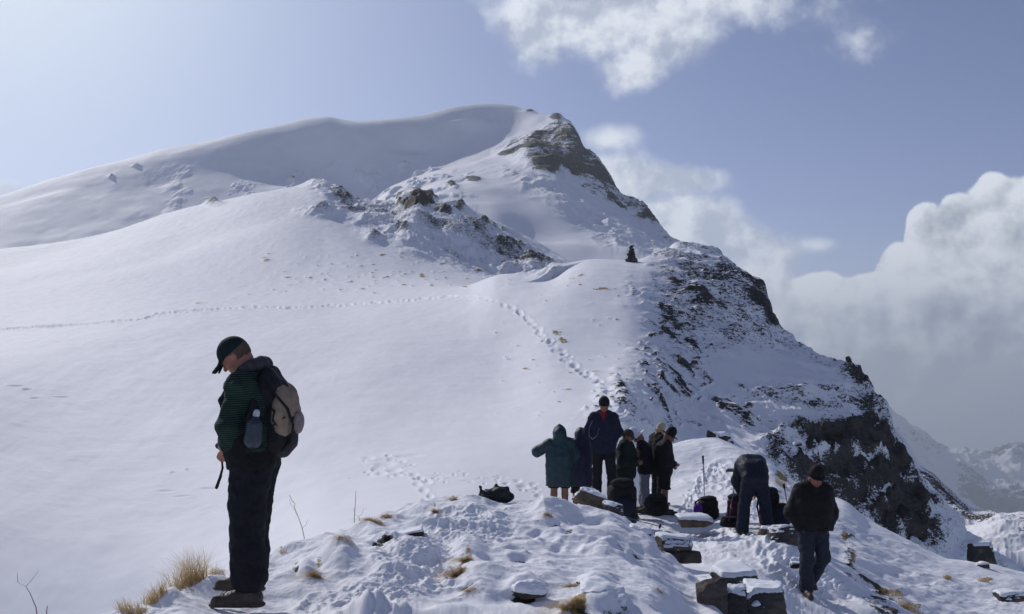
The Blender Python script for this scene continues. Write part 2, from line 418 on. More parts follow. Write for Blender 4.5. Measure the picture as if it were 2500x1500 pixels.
def hill_detail():
    L = HL
    prep(L)
    X, Y = L.X, L.D
    # wind-blown undulation, larger with distance
    near = sstep(100, 30, Y)
    L.Z += 0.45 * fbm(X / 14, Y / 20, oct=3, s=3) * sstep(14, 40, Y) * near + 1.0 * fbm(X / 40, Y / 40, oct=3, s=5) * sstep(90, 140, Y)
    a_ = R(35); xr = X * math.cos(a_) - Y * math.sin(a_); yr = X * math.sin(a_) + Y * math.cos(a_)
    L.Z += (0.012 * fbm(X / 0.8, Y / 2.2, oct=4, s=8) + .022 * fbm(xr / 3.2, yr / .8, oct=4, s=9)) * sstep(12, 30, Y) * (1 + Y / 70)
    # hollow on the lower left and faint buried lumps
    P0, PX = L.P0, L.PX
    cliff = sstep(-40, 60, polydist(PX, P0, VP([(1550,590),(1620,540),(1780,560),(1920,680),(1950,760),(2100,830),(2190,1050),(2500,1400),(2450,1600),(1900,1250),(1840,1130),(1800,1090),(1880,1040),(1800,1000),(1850,940),(2000,930),(1900,860),(1760,860),(1640,800),(1590,740),(1640,700)])))
    cliff = np.where(L.V0 | (Y > 48), cliff, cliff)
    shelf = sstep(-30, 40, polydist(PX, P0, VP([(1400,1000),(1520,860),(1560,760),(1480,720),(1560,640),(1700,640),(1900,780),(1800,860),(1700,900),(1850,950),(1900,1060),(1750,1090),(1600,1040)])))
    deep = sstep(-22, 22, polydist(PX, P0, VP([(1860,1105),(1900,1058),(1960,1052),(2060,1052),(2105,1015),(2080,945),(2055,900),(2100,900),(2140,970),(2170,1060),(2190,1120),(2235,1230),(2265,1330),(2300,1400),(2200,1400),(2080,1240),(1980,1190),(1900,1150)])))
    hr = sstep(130, 40, Y)
    # strata: steps whose faces show rock and whose treads keep snow
    hh = L.Z + 0.10 * X + 0.5 * fbm(X / 3.5, Y / 3.5, oct=4, s=21)
    per = 0.95
    q = hh / per; fr = q - np.floor(q)
    stair = (sstep(0.30, 0.62, fr) - fr) * per
    amp = np.clip(cliff * 0.9 + deep * 0.7 + shelf * 0.12, 0, 1.25)
    L.Z += amp * stair * (0.55 + 0.45 * fbm(X / 2, Y / 2, oct=2, s=4))
    L.Z += (cliff * 0.30 + deep * 0.35) * fbm(X / 1.6, Y / 1.6, oct=5, s=31, ridge=True, g=.55)
    L.Z += cliff * 0.5 * fbm(X / 5, Y / 5, oct=2, s=35)
    # tussocks and stones poking through on the shelf
    bump = np.maximum(fbm(X / 0.9, Y / 1.1, oct=3, s=41) - 0.18, 0)
    L.Z += shelf * bump * 0.40 + sstep(60, 45, Y) * shelf * 0.05 * fbm(X / .3, Y / .5, oct=3, s=44)
    # the rocky flank of the second hill
    fl = sstep(-25, 45, polydist(PX, P0, VP([(720,430),(790,425),(1000,440),(1180,520),(1350,610),(1320,680),(1150,665),(980,610),(860,560),(800,490)])))
    fl = fl * sstep(98, 118, Y)
    L.Z += fl * (1.5 * fbm(X / 6, Y / 6, oct=6, s=51, ridge=True, g=.6) + 1.6 * fbm(X / 16, Y / 12, oct=2, s=52))
    stq = sstep(-20, 50, polydist(PX, P0, VP([(1500,1000),(1560,950),(1640,880),(1720,940),(1860,970),(1900,1060),(1760,1080),(1600,1060)]))) * (Y < 60)
    a_ = R(28); xr = X * math.cos(a_) - Y * math.sin(a_); yr = X * math.sin(a_) + Y * math.cos(a_)
    L.Z += stq * (.16 * fbm(xr / 3.0, yr / .7, oct=3, s=67) + .05 * fbm(xr / .8, yr / .3, oct=3, s=68))
    sl, fx, fy = L.slope()
    nz = fbm(X / 1.5, Y / 1.5, oct=4, s=61)
    nzl = fbm(X / 7, Y / 7, oct=5, s=63)
    rk = sstep(.75, 1.7, sl) * np.clip(cliff * 0.35 + deep * .45, 0, 1) + deep * (0.02 + .25 * nzl) + cliff * (0.29 + 0.50 * nz + .2 * nzl) * (1 - .45 * sstep(870, 960, P0)) 
    ledge = fbm(hh / .42, X / 5 + Y / 7, oct=4, s=65)
    rk += cliff * .32 * ledge
    rk += deep * .26 * ledge
    lip = sstep(-16, 20, polydist(PX, P0, VP([(1740,640),(1800,650),(1860,690),(1880,740),(1900,790),(1850,770),(1790,715),(1720,690)])))
    rk_c = .235 + .09 * sstep(900, 840, P0) + (np.clip(rk, -.2, .8) - .36) * .35 + lip * .18 + .10 * ledge
    rk_d = .46 + .60 * ledge + .18 * nz
    rk = rk_c * np.clip(cliff * 3, 0, 1) * (1 - deep) + rk_d * deep + rk * (1 - np.clip(cliff * 3, 0, 1)) * (1 - deep)
    rk += shelf * (1 - .85 * np.clip(cliff * 1.5, 0, 1)) * (np.clip(bump * 1.7, 0, .5) * sstep(-.2, .3, fy) + .10 + .20 * sstep(1530, 1640, PX) * sstep(980, 850, P0))
    rk += fl * (0.20 + 0.30 * nzl + 0.25 * nz + 0.15 * sstep(0.6, 1.4, sl))
    out = sstep(0, 14, polydist(PX, P0, VP([(948,492),(960,475),(985,465),(1003,452),(1035,458),(1055,482),(1090,492),(1060,500),(1000,500)]))) * (Y > 90)
    L.Z += out * 1.5 * fbm(X / 3, Y / 3, oct=4, s=71, ridge=True)
    rk += out * 0.75
    for (px, py, rx, ry, v) in [(1145,447,20,8,.6),(1090,471,16,6,.5),(515,488,22,7,.6),(1075,512,22,14,.5),(1110,497,22,12,.5),(1230,600,45,15,.4),(975,567,18,10,.5),(905,582,22,8,.45),(790,512,60,9,.35),(770,522,40,7,.3),(820,470,35,10,.45),(845,487,25,8,.4),(1300,640,60,20,.35),(1180,560,60,16,.3),(270,430,6,4,.6)]:
        w = np.exp(-(((PX / K - px) / rx) ** 2 + ((P0 / K - py) / ry) ** 2)) * (Y > 60)
        rk += w * v * (1.0 + .6 * nz)
        L.Z += w * (0.9 + .8 * nz)
    # buttresses on the cliff: dark overhung blocks
    for (px, py, rx, ry, dz, v) in [(1692,717,42,12,.9,.75),(1800,690,90,26,1.0,.0),(1835,730,34,22,.6,.35),(1880,768,30,20,.4,.35),(1700,748,40,8,.4,.35),(1950,1105,120,45,1.0,.9),(2080,1130,110,60,.8,.95),(2070,900,60,25,.8,.5),(2110,960,45,45,.6,.7),(2100,1070,60,50,.7,.8),(1890,965,60,9,.3,.45),(2010,965,90,11,.4,.5),(1960,990,60,9,.3,.45),(1930,1035,60,8,.3,.35),(2080,1000,80,12,.4,.5),(2180,1230,60,60,.8,.9),(2240,1280,50,60,.8,.9),(2150,1160,70,40,.6,.7),(1960,1160,110,12,.3,.25),(1790,690,60,10,.2,.3),(1640,690,24,9,.3,.5)]:
        d = ((PX / K - px) / rx) ** 2 + ((P0 / K - py) / ry) ** 2
        w = np.exp(-d ** 1.5) * (L.V0 | (Y > 44))
        L.Z += w * dz * 0.5
        rk += w * v * (0.56 + 0.6 * ledge + 0.4 * nz)
    L.hold_crest(40, 76, .14)
    # scattered stones on the shelf
    rng = np.random.default_rng(5)
    L.update()
    for i in range(230):
        px = rng.uniform(1380, 1950); py = rng.uniform(650, 1060)
        if polydist(np.array([px / K]), np.array([py / K]), [(1500,690),(1600,690),(1800,820),(1700,900),(1850,950),(1900,1050),(1700,1080),(1520,1020),(1400,1000),(1450,860),(1560,800)])[0] < 0: continue
        r = rng.uniform(4, 13)
        w = np.exp(-(((PX - px) / r) ** 2 + ((P0 - py) / (r * .42)) ** 2)) * L.V0
        L.Z += w * rng.uniform(.04, .14); rk += w * rng.uniform(.1, .6) * (1 - .7 * cliff)
    # tufts of straw showing through thin snow
    gr = np.zeros_like(rk)
    tf = [(1380,672,14,3),(1400,668,10,3),(1455,700,22,5),(870,700,12,3),(845,683,14,3),(650,633,10,2),(700,690,14,3),(725,682,10,3),(690,672,8,2),(1345,800,16,10),(1360,818,14,8),(1440,892,14,5),(1620,655,14,9),(1625,905,16,7),(480,733,14,3),(600,712,8,2),(560,722,8,2),(1270,880,10,3),(1370,935,16,4),(1480,900,16,4)]
    for i in range(170):
        a = rng.uniform(0, 1)
        px = 620 + 640 * a ** 0.8; py = 600 + 110 * rng.uniform(0, 1) * (1 - .3 * a) + 30 * a
        if px > 1130 and py > 650: continue
        tf.append((px, py, rng.uniform(3, 9), rng.uniform(1.2, 2.6)))
    for i in range(60):
        tf.append((rng.uniform(1180, 1600), rng.uniform(660, 1000), rng.uniform(3, 8), rng.uniform(1.2, 2.5)))
    for (px, py, rx, ry) in tf:
        c0, c1 = np.searchsorted(L.pxs, [px * K - 3 * rx, px * K + 3 * rx])
        s_ = (slice(None), slice(c0, c1))
        w = np.exp(-(((PX[s_] / K - px) / rx) ** 2 + ((P0[s_] / K - py) / ry) ** 2)) * L.V0[s_]
        L.Z[s_] += w * .04 * (Y[s_] / 60); gr[s_] += w * rng.uniform(.45, .85)
    # track of footprints across the slope and down to the group
    tr = VP([(0,796),(60,793),(130,788),(200,783),(270,777),(340,772),(390,757),(450,751),(520,747),(600,743),(700,744),(800,739),(900,733),(1000,726),(1080,720),(1130,719),(1160,723)])
    tx = np.array([a[0] for a in tr]); ty = np.array([a[1] for a in tr])
    px = -20.0; k = 0
    while px < 1170:
        py = np.interp(px, tx, ty)
        dent(L, px, py + rng.uniform(-1.5, 1.5), rng.uniform(6, 12), rng.uniform(2.4, 3.6), rng.uniform(.3, .5), .25, .95)
        px += rng.uniform(9, 17); k += 1
    yc = np.interp(PX, tx, ty); hw = 2.6 + 1.1 * fbm(PX / 30, 0 * PX, oct=2, s=90)
    tw = np.exp(-((P0 - yc) / hw) ** 4) * L.V0 * sstep(1175, 1150, PX) * np.clip(.75 + .6 * fbm(PX / 11, P0 / 60, oct=2, s=91), .15, 1.2)
    L.Z -= tw * hw * .85 / F * Y
    st = VP([(1162,724),(1185,731),(1213,741),(1228,745),(1250,755),(1262,764),(1275,776),(1294,792),(1297,800),(1315,815),(1330,825),(1345,838),(1360,850),(1362,860),(1385,872),(1400,885),(1410,895),(1425,905),(1440,915),(1465,935),(1472,945),(1488,960),(1490,972),(1494,985),(1496,998),(1500,1012)])
    for i, (px, py) in enumerate(st):
        for j in range(2):
            f = 1 + (py - 730) / 500
            dent(L, px + rng.uniform(-5, 5) + 9 * j, py + rng.uniform(-3, 3) + 4 * j, rng.uniform(6, 10) * f, rng.uniform(2.8, 4.4) * f, rng.uniform(.18, .3), .15, .9)
    # snow angel and scuffs behind the knoll, faint marks on the left
    for (px, py, rx, ry, d) in [(935,1100,55,6,.10),(990,1092,40,5,.10),(890,1095,18,5,.08),(930,1112,30,7,.12),(910,1120,18,6,.10),(950,1128,22,7,.12),(920,1135,16,6,.1),(960,1140,14,5,.1),(985,1112,26,3,.06),
                               (1000,1140,14,6,.12),(1015,1150,18,7,.14),(1035,1160,14,7,.14),(1005,1165,14,6,.14),(1050,1150,9,4,.1),(1020,1180,13,7,.14),(1040,1195,10,7,.14),(1028,1205,10,6,.12),(1060,1142,30,3,.05),
                               (1095,1150,30,3,.08),(1130,1156,24,3,.08),(1170,1152,40,3,.08),(1210,1150,18,3,.08),(1225,1165,12,4,.1),(1245,1157,14,4,.1),(1260,1172,20,7,.12),(1280,1180,16,6,.12),(1290,1165,14,4,.1),(1300,1195,12,6,.12),
                               (40,935,25,3,.12),(62,943,14,4,.12),(85,962,16,3,.12),(150,956,28,2.5,-.10),(418,1134,7,4,.06),(455,1127,6,4,.06),(400,1180,26,5,.02),(440,1195,30,4,.02),(500,1178,30,4,.02)]:
        dent(L, px * K + rng.uniform(-4, 4), py * K, rx * .85, ry * .85, d * 1.5, .15, .85)
    for i in range(26):
        dent(L, rng.uniform(870, 1000) * K, rng.uniform(1090, 1145) * K, rng.uniform(4, 9), rng.uniform(2, 4), rng.uniform(.05, .1), .2)
    for i in range(40):
        px = rng.uniform(1000, 1300); py = 1150 + rng.normal() * 8 + max(0, px - 1200) * .25
        dent(L, px * K, py * K, rng.uniform(4, 9), rng.uniform(2, 4), rng.uniform(.04, .1), .2)
    L.rock = np.clip(rk, -1, 2); L.grass = gr
    L.update()
hill_detail()
HL.build('hill', terrain_mat('hill_snow_and_rock', 1.0, bump=0.6, edge=0.95))

# ================= main peak =================
Mg = [
 [(-400,900,180),(600,860,190),(1200,840,190),(1700,900,210),(2000,1300,220)],
 [(-400,740,305),(0,720,318),(600,620,342),(800,600,350),(870,580,335),(1000,530,318),(1100,505,312),(1180,500,308),(1300,560,290),(1420,600,280),(1550,610,280),(1680,660,275),(1800,860,270),(2000,1200,270)],
 [(-400,650,345),(0,610,358),(400,540,384),(700,470,412),(800,490,412),(870,515,385),(950,465,400),(1020,440,402),(1100,410,402),(1180,395,395),(1250,400,375),(1320,440,345),(1400,510,320),(1500,545,320),(1600,590,320),(1700,660,310),(1800,860,310),(2000,1200,300)],
 [(-400,620,385),(0,530,396),(300,470,412),(600,405,437),(780,400,450),(870,475,426),(950,415,441),(1020,388,448),(1160,322,463),(1245,298,466),(1300,325,435),(1360,400,390),(1450,470,370),(1520,510,360),(1610,578,345),(1700,660,330),(1800,860,320),(2000,1200,320)],
 [(-400,560,420),(0,474,430),(100,443,435),(200,414,440),(300,389,445),(400,364,450),(500,346,455),(600,326,460),(700,312,465),(800,299,468),(900,296,470),(1000,288,473),(1100,268,476),(1200,257,480),(1260,262,478),(1330,284,470),(1370,298,462),(1395,330,450),(1410,360,440),(1440,378,430),(1470,420,415),(1505,472,400),(1530,478,390),(1560,495,380),(1585,525,370),(1612,566,360),(1660,592,350),(1720,670,340),(1800,860,335),(2000,1200,330)],
 [(-400,700,520),(1200,420,540),(1700,900,420),(2000,1300,400)],
]
ML = Layer('mountain', Mg, rows(20, 140, 160, 170, 20), -330, 1950, int(1100 * HQ), crests=(4,))
def peak_detail():
    L = ML; prep(L)
    X, Y, PX, P0 = L.X, L.D, L.PX, L.P0
    L.Z += 2.4 * fbm(X / 60, Y / 40, oct=3, s=103) + 0.5 * fbm(X / 16, Y / 16, oct=3, s=104)
    left = sstep(250, 800, PX) * sstep(1250, 1000, PX) * sstep(380, 430, P0)
    lump = np.maximum(fbm(X / 7, Y / 9, oct=4, s=105) - .12, 0)
    L.Z += left * lump * 4.5
    face = sstep(-14, 26, polydist(PX, P0, VP([(1195,362),(1230,335),(1300,305),(1345,275),(1440,300),(1500,370),(1580,470),(1700,590),(1600,585),(1540,520),(1440,485),(1350,430),(1270,405)])))
    rid = fbm(X / 12, Y / 12, L.Z / 14, oct=6, s=111, ridge=True, g=.58)
    L.Z += face * (3.0 * rid + 1.5)
    low = sstep(-20, 40, polydist(PX, P0, VP([(1200,400),(1350,425),(1500,500),(1640,590),(1640,640),(1480,620),(1380,520),(1200,440)])))
    L.Z += low * 1.6 * fbm(X / 7, Y / 7, oct=5, s=113, ridge=True)
    for (px, py, rx, ry, dz) in [(1050,480,90,50,2.5),(1300,545,130,34,-5.0),(1000,350,60,20,-3),(1140,300,50,10,3)]:
        L.Z += dz * np.exp(-(((PX / K - px) / rx) ** 2 + ((P0 / K - py) / ry) ** 2))
    sl, fx, fy = L.slope()
    nz = fbm(X / 8, Y / 8, L.Z / 5, oct=5, s=121)
    rk = face * (0.50 + 0.42 * nz + 0.1 * sstep(.9, 1.6, sl)) + low * (0.12 + 0.55 * nz)
    for (px, py, rx, ry, v) in [(1145,447,22,9,1.),(1090,471,14,6,.8),(1215,378,24,7,.7),(1310,405,34,5,.5),(1240,430,40,6,.4),(1280,268,20,4,.7),(1340,280,18,5,.7),(270,430,7,4,.6),(330,400,10,3,.4),(978,397,10,4,.5),(1330,415,60,6,.5)]:
        w = np.exp(-(((PX / K - px) / rx) ** 2 + ((P0 / K - py) / ry) ** 2))
        rk += w * v; L.Z += w * 1.5
    rk += left * np.clip(lump - .1, 0, 1) * .9
    L.rock = rk
    L.hold_crest(300, 500, .08)
    L.update()
peak_detail()
ML.build('mountain', terrain_mat('peak_snow_and_rock', 6.0, rockc=((.042, .046, .045), (.11, .115, .108)), bump=0.7, edge=0.45))

# ================= far range and the spur below the cliff =================
Fg = [
 [(1900,1700,2600),(2600,1700,2600)],
 [(1900,1250,3600),(2250,1230,3600),(2350,1260,3600),(2600,1290,3600)],
 [(1900,980,4400),(2040,960,4400),(2100,950,4400),(2150,990,4400),(2185,1022,4400),(2230,1050,4400),(2280,1092,4300),(2330,1100,4300),(2400,1117,4400),(2440,1108,4500),(2473,1098,4500),(2540,1060,4500),(2700,1000,4500)],
 [(1900,1300,5200),(2600,1300,5200)]]
FL = Layer('far', Fg, rows(10, 120, 20, ), 1930, 2760, int(500 * HQ))
prep(FL)
FL.Z += 90 * fbm(FL.X / 450, FL.D / 450, oct=6, s=201, ridge=True, g=.55) * sstep(2600, 3400, FL.D)
FL.rock = 0.34 + 0.5 * fbm(FL.X / 190, FL.D / 190, oct=5, s=205) + 0.2 * sstep(.6, 1.2, FL.slope()[0])
FL.build('distant_mountains', terrain_mat('far_snow_and_rock', 60.0, rockc=((.06, .065, .07), (.15, .15, .15)), bump=0.6))
Sg = [
 [(1900,2000,60),(2600,2000,60)],
 [(1900,1450,85),(2250,1420,75),(2350,1380,70),(2420,1340,70),(2600,1340,70)],
 [(1900,1250,110),(2200,1220,105),(2300,1290,95),(2350,1310,92),(2400,1290,88),(2480,1285,88),(2600,1300,88)],
 [(1900,1180,160),(2050,1090,160),(2130,1020,160),(2190,1075,155),(2240,1135,150),(2280,1185,145),(2330,1235,140),(2380,1262,130),(2420,1268,125),(2473,1262,125),(2600,1280,125)],
 [(1900,1500,220),(2600,1500,220)]]
SL = Layer('spur', Sg, rows(10, 90, 110, 15), 1930, 2760, int(500 * HQ))
prep(SL)
SL.Z += 1.1 * fbm(SL.X / 9, SL.D / 9, oct=6, s=211, ridge=True, g=.6) + 2 * fbm(SL.X / 30, SL.D / 30, oct=2, s=213)
SL.rock = 0.16 + 0.5 * fbm(SL.X / 5, SL.D / 5, oct=5, s=215) + 0.25 * sstep(.8, 1.5, SL.slope()[0])
SL.update()
SL.build('terrain', terrain_mat('spur_snow_and_rock', 2.0, bump=0.6))

# ================= snow ridge in the middle distance (path, right slope) =================
Rg = [
 [(1200,1560,9),(1350,1700,8),(1700,1600,8),(2000,1640,9),(2600,1750,10.5)],
 [(1200,1420,13),(1350,1420,13),(1700,1410,12),(1800,1400,12.2),(1960,1446,13.4),(2100,1475,13.9),(2400,1560,15),(2600,1600,15)],
 [(1200,1320,19),(1350,1300,19),(1480,1260,19),(1560,1240,19.4),(1640,1241,19.4),(1720,1258,18.8),(1780,1284,16.8),(1860,1293,16.4),(1920,1325,15.6),(2050,1375,16),(2200,1425,16.6),(2400,1468,17.5),(2600,1500,17.5)],
 [(1200,1330,22),(1350,1300,22),(1500,1240,22),(1600,1190,22.3),(1700,1158,22.8),(1800,1205,20.6),(1900,1238,19.6),(2000,1270,19.4),(2100,1320,19.4),(2200,1365,19.4),(2400,1410,19.8),(2600,1440,19.8)],
 [(1200,1330,24),(1350,1300,24),(1450,1250,24.5),(1520,1190,25),(1580,1098,26),(1640,1074,26.5),(1720,1063,27),(1790,1092,26.3),(1850,1120,25.3),(1900,1162,24.3),(1980,1195,23.6),(2040,1213,23),(2100,1258,22.5),(2200,1310,22),(2290,1352,22),(2400,1366,22.2),(2480,1382,22.5),(2600,1400,22.5)],
 [(1200,1400,27),(1500,1400,29),(1720,1250,32),(2000,1500,30),(2600,1700,29)]]
RL = Layer('ridge', Rg, rows(40, 110, 170, 200, 40), 1250, 2760, int(1000 * HQ), crests=(4,))
def ridge_detail():
    L = RL; prep(L)
    X, Y, PX, P0 = L.X, L.D, L.PX, L.P0
    L.Z += .10 * fbm(X / 2.5, Y / 2.5, oct=3, s=301) + .035 * fbm(X / .9, Y / .7, oct=3, s=304, ridge=True) + 0.02 * fbm(X / .5, Y / .5, oct=4, s=303)
    # wind ribs running down the right slope
    rs = sstep(-20, 60, polydist(PX, P0, VP([(1900,1180),(2040,1220),(2300,1370),(2500,1390),(2700,1600),(2000,1600),(2000,1400),(1980,1300)])))
    a = R(-50); xr = X * math.cos(a) - Y * math.sin(a); yr = X * math.sin(a) + Y * math.cos(a)
    L.Z += rs * (.07 * fbm(xr / 2.2, yr / .45, oct=4, s=305) + .06 * fbm(xr / .9, yr / .9, oct=4, s=306))
    L.Z += .62 * np.exp(-(((PX - 1475) / 38) ** 2 + ((Y - 18.0) / .8) ** 2))
    # trampled trail
    tr = sstep(-30, 30, polydist(PX, P0, VP([(1690,1120),(1790,1105),(1880,1200),(1940,1290),(2010,1420),(2090,1520),(1850,1520),(1800,1400),(1700,1330),(1600,1290),(1620,1250),(1760,1270),(1730,1190)])))
    L.Z += tr * (.055 * fbm(X / .45, Y / .45, oct=4, s=311, g=.55) + .015 * fbm(X / .14, Y / .18, oct=3, s=315, ridge=True))
    tr2 = sstep(-10, 20, polydist(PX, P0, VP([(1440,1265),(1600,1240),(1700,1250),(1760,1290),(1800,1350),(1700,1360),(1640,1310)])))
    L.Z += tr2 * .07 * fbm(X / .5, Y / .3, oct=4, s=317, ridge=True)
    rng = np.random.default_rng(9)
    for i in range(60):   # prints along the lit side left of the trail
        t = rng.uniform(0, 1)
        dent(L, (1640 + 90 * t + rng.normal() * 5) * K, (1240 - 110 * t + rng.normal() * 6) * K, rng.uniform(4, 8), rng.uniform(3, 5), rng.uniform(.03, .08), .5)
    for (a0, b0, a1, b1, n) in [(1700,1120,1850,1250,46),(1740,1270,2030,1440,60)]:
        for i in range(n):
            t = rng.uniform(0, 1)
            dent(L, (a0 + (a1 - a0) * t + rng.normal() * 22) * K, (b0 + (b1 - b0) * t + rng.normal() * 16) * K, rng.uniform(8, 16), rng.uniform(4, 7), rng.uniform(.05, .11), .6)
    sl, fx, fy = L.slope()
    nz = fbm(X / .8, Y / .8, oct=5, s=321)
    nf = fbm(X / .28, Y / .28, oct=3, s=322)
    edge = np.zeros_like(nz)
    for (pl, v) in [([(2020,1400),(2060,1370),(2120,1400),(2240,1484),(2120,1520),(2060,1440)], .42), ([(2030,1270),(2060,1290),(2075,1400),(2040,1390)], .5), ([(1800,1085),(1900,1150),(1960,1190),(1900,1200),(1850,1140)], .35),
                    ([(1700,1300),(1900,1345),(1930,1370),(1800,1360),(1690,1330)], .28), ([(2200,1370),(2300,1400),(2330,1440),(2240,1430)], .28), ([(2390,1440),(2500,1440),(2500,1470),(2400,1460)], .3)]:
        edge = np.maximum(edge, v * sstep(-14, 22, polydist(PX, P0, VP(pl))))
    L.rock = edge * (1 + .5 * nz) + .25 * edge * nf * 2 + rs * np.clip(.02 + .55 * (nf - .15), 0, .5) * .9 + np.clip(.5 * (nz - .35), 0, .3) * (1 - rs)
    L.Z += edge * .35 * np.clip(nz, 0, 1) + edge * .1 * nf
    L.grass = np.zeros_like(nz)
    for (px, py, rx, ry) in [(1880,1150,16,12),(1893,1165,14,8),(1885,1228,10,6),(2160,1430,45,16),(2200,1468,40,12),(2290,1400,14,8),(2385,1405,20,9),(1880,1195,18,5),(2040,1300,12,22),(2060,1350,10,22)]:
        L.grass += np.exp(-(((PX / K - px) / rx) ** 2 + ((P0 / K - py) / ry) ** 2)) * .75 * (1 + .5 * nf)
    L.update()
ridge_detail()
RL.build('snow_ridge', terrain_mat('trodden_snow', .5, bump=0.5, edge=.6, rockc=((.03, .027, .025), (.10, .085, .07))))

# ================= foreground knoll =================
Gg = [
 [(-400,2134,3),(2700,2134,3)],
 [(-400,1880,4.4),(0,1680,4.9),(300,1540,5.3),(450,1500,5.7),(600,1480,6.2),(1000,1440,6.6),(1400,1425,7),(1600,1480,7),(1750,1600,6.6),(1900,1850,6),(2700,2600,4.6)],
 [(-400,1800,4.8),(0,1600,5.3),(300,1480,5.8),(480,1425,6.5),(600,1405,7),(800,1345,8),(1000,1305,8.4),(1300,1300,9),(1450,1310,9.3),(1550,1350,9.2),(1640,1420,8.7),(1750,1560,7.6),(1900,1800,6.6),(2700,2500,5)],
 [(-400,1750,5.2),(0,1575,5.7),(240,1487,6.0),(340,1460,6.2),(400,1436,6.6),(480,1400,7.0),(560,1372,7.6),(640,1340,8.2),(720,1305,8.9),(830,1275,9.5),(930,1235,10.2),(1000,1215,10.8),(1100,1196,11.3),(1200,1203,11.5),(1300,1212,11.8),(1400,1222,12),(1450,1232,12),(1500,1250,11.8),(1550,1278,11.3),(1590,1310,10.8),(1640,1358,10),(1690,1405,9.3),(1720,1440,8.8),(1760,1510,8.2),(1900,1750,7.2),(2700,2450,5.5)],
 [(-400,2300,7),(400,2000,9),(800,1600,12.5),(1200,1420,14.5),(1500,1450,15),(1700,1700,12),(2000,2200,9.5),(2700,3000,7)]]
GL = Layer('ground', Gg, rows(60, 200, 230, 60), -350, 2400, int(1500 * HQ), crests=(3,))
def ground_detail():
    L = GL; prep(L)
    X, Y, PX, P0 = L.X, L.D, L.PX, L.P0
    rng = np.random.default_rng(77)
    L.Z += .10 * fbm(X / 1.3, Y / 1.3, oct=2, s=401) + .05 * fbm(X / .7, Y / .5, oct=3, s=403, ridge=True) + .035 * fbm(X / .4, Y / .4, oct=3, s=402)
    # soft drifts and hummocks (row, column, radii, height)
    for (px, py, rx, ry, h) in [(1200,1150,0,0,0),(1280,1385,80,20,.10),(1130,1330,40,26,.16),(1160,1385,60,28,.14),(1160,1420,50,18,.10),(1265,1412,48,14,.14),(1440,1395,50,14,.10),(1440,1448,70,20,.16),(1350,1250,50,18,.14),(1330,1235,60,14,.10),(1560,1400,50,30,.08),
                               (815,1360,46,24,.22),(740,1385,24,12,.10),(950,1300,60,10,.10),(1010,1330,60,18,.10),(880,1270,50,9,.10),(1000,1222,50,8,.1),(1160,1205,70,7,.08),(1040,1260,50,9,.08),(520,1400,34,14,.12),(400,1450,32,12,.12),(960,1375,60,12,.10),(900,1480,60,20,.12),(1400,1290,80,16,.1),(1490,1330,70,30,.1),(1600,1440,50,30,.1),(1250,1310,60,12,.08),(690,1330,40,8,.06),(1090,1460,60,14,.07)]:
        if rx == 0: continue
        w = np.exp(-((((PX / K - px) / rx) ** 2 + ((P0 / K - py) / ry) ** 2)) ** 1.4)
        L.Z += w * h * .75
    # trampled swathe from the lower left to the top of the knoll
    tr = sstep(-25, 35, polydist(PX, P0, VP([(640,1520),(760,1430),(900,1380),(900,1320),(1000,1290),(1060,1230),(1230,1225),(1260,1290),(1130,1330),(1090,1400),(1010,1440),(960,1520)])))
    n1 = fbm(X / .30, Y / .30, oct=4, s=411, g=.62)
    n2 = fbm(X / .09, Y / .09, oct=4, s=413, ridge=True, g=.6)
    L.Z += tr * (.042 * n1 + .019 * n2)
    for i in range(120):
        px = rng.uniform(660, 1260); py = rng.uniform(1220, 1500)
        if polydist(np.array([px]), np.array([py]), [(640,1520),(760,1430),(900,1380),(900,1320),(1000,1290),(1060,1230),(1230,1225),(1260,1290),(1130,1330),(1090,1400),(1010,1440),(960,1520)])[0] < 0: continue
        f = (py - 1100) / 300
        dent(L, px * K, py * K, rng.uniform(10, 20) * f + 3, (rng.uniform(4, 7)) * f + 1.5, rng.uniform(.04, .08), .7)
    for (px, py, rx, ry, d) in [(1180,1350,24,8,.10),(1240,1325,30,9,.1),(1300,1290,26,6,.06),(1330,1300,24,9,.06),(1385,1325,20,8,.06),(700,1320,8,3,.03),(720,1315,9,3,.03),(650,1390,10,3,.03),(930,1310,90,6,.08),(1040,1308,40,5,.06),(1070,1240,30,5,.05),(1150,1250,40,6,.06),(1220,1260,26,6,.06),(1010,1255,24,5,.05)]:
        dent(L, px * K, py * K, rx, ry, d, .5)
    # stubble texture all over, crusted edges
    L.Z += .013 * fbm(X / .10, Y / .10, oct=4, s=421) + .014 * np.clip(fbm(X / .35, Y / .35, oct=2, s=425), 0, 1) * fbm(X / .05, Y / .05, oct=3, s=427)
    nz = fbm(X / .25, Y / .25, oct=4, s=431)
    L.hold_crest(4.8, 13.5, .12, 6)
    # earth and dark hollows
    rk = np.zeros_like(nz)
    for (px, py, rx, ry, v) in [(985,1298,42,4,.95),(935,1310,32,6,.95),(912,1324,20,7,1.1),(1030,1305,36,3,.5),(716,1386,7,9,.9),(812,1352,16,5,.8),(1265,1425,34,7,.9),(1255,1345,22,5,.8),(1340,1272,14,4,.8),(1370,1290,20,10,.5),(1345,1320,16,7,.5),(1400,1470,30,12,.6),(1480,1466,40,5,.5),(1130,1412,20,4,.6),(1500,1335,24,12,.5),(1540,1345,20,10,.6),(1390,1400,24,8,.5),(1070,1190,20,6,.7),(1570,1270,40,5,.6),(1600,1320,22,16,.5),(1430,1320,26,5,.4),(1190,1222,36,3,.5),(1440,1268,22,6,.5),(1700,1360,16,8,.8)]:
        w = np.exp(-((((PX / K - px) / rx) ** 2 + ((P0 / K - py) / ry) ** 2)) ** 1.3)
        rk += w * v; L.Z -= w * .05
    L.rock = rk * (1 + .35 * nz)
    gr = np.zeros_like(nz)
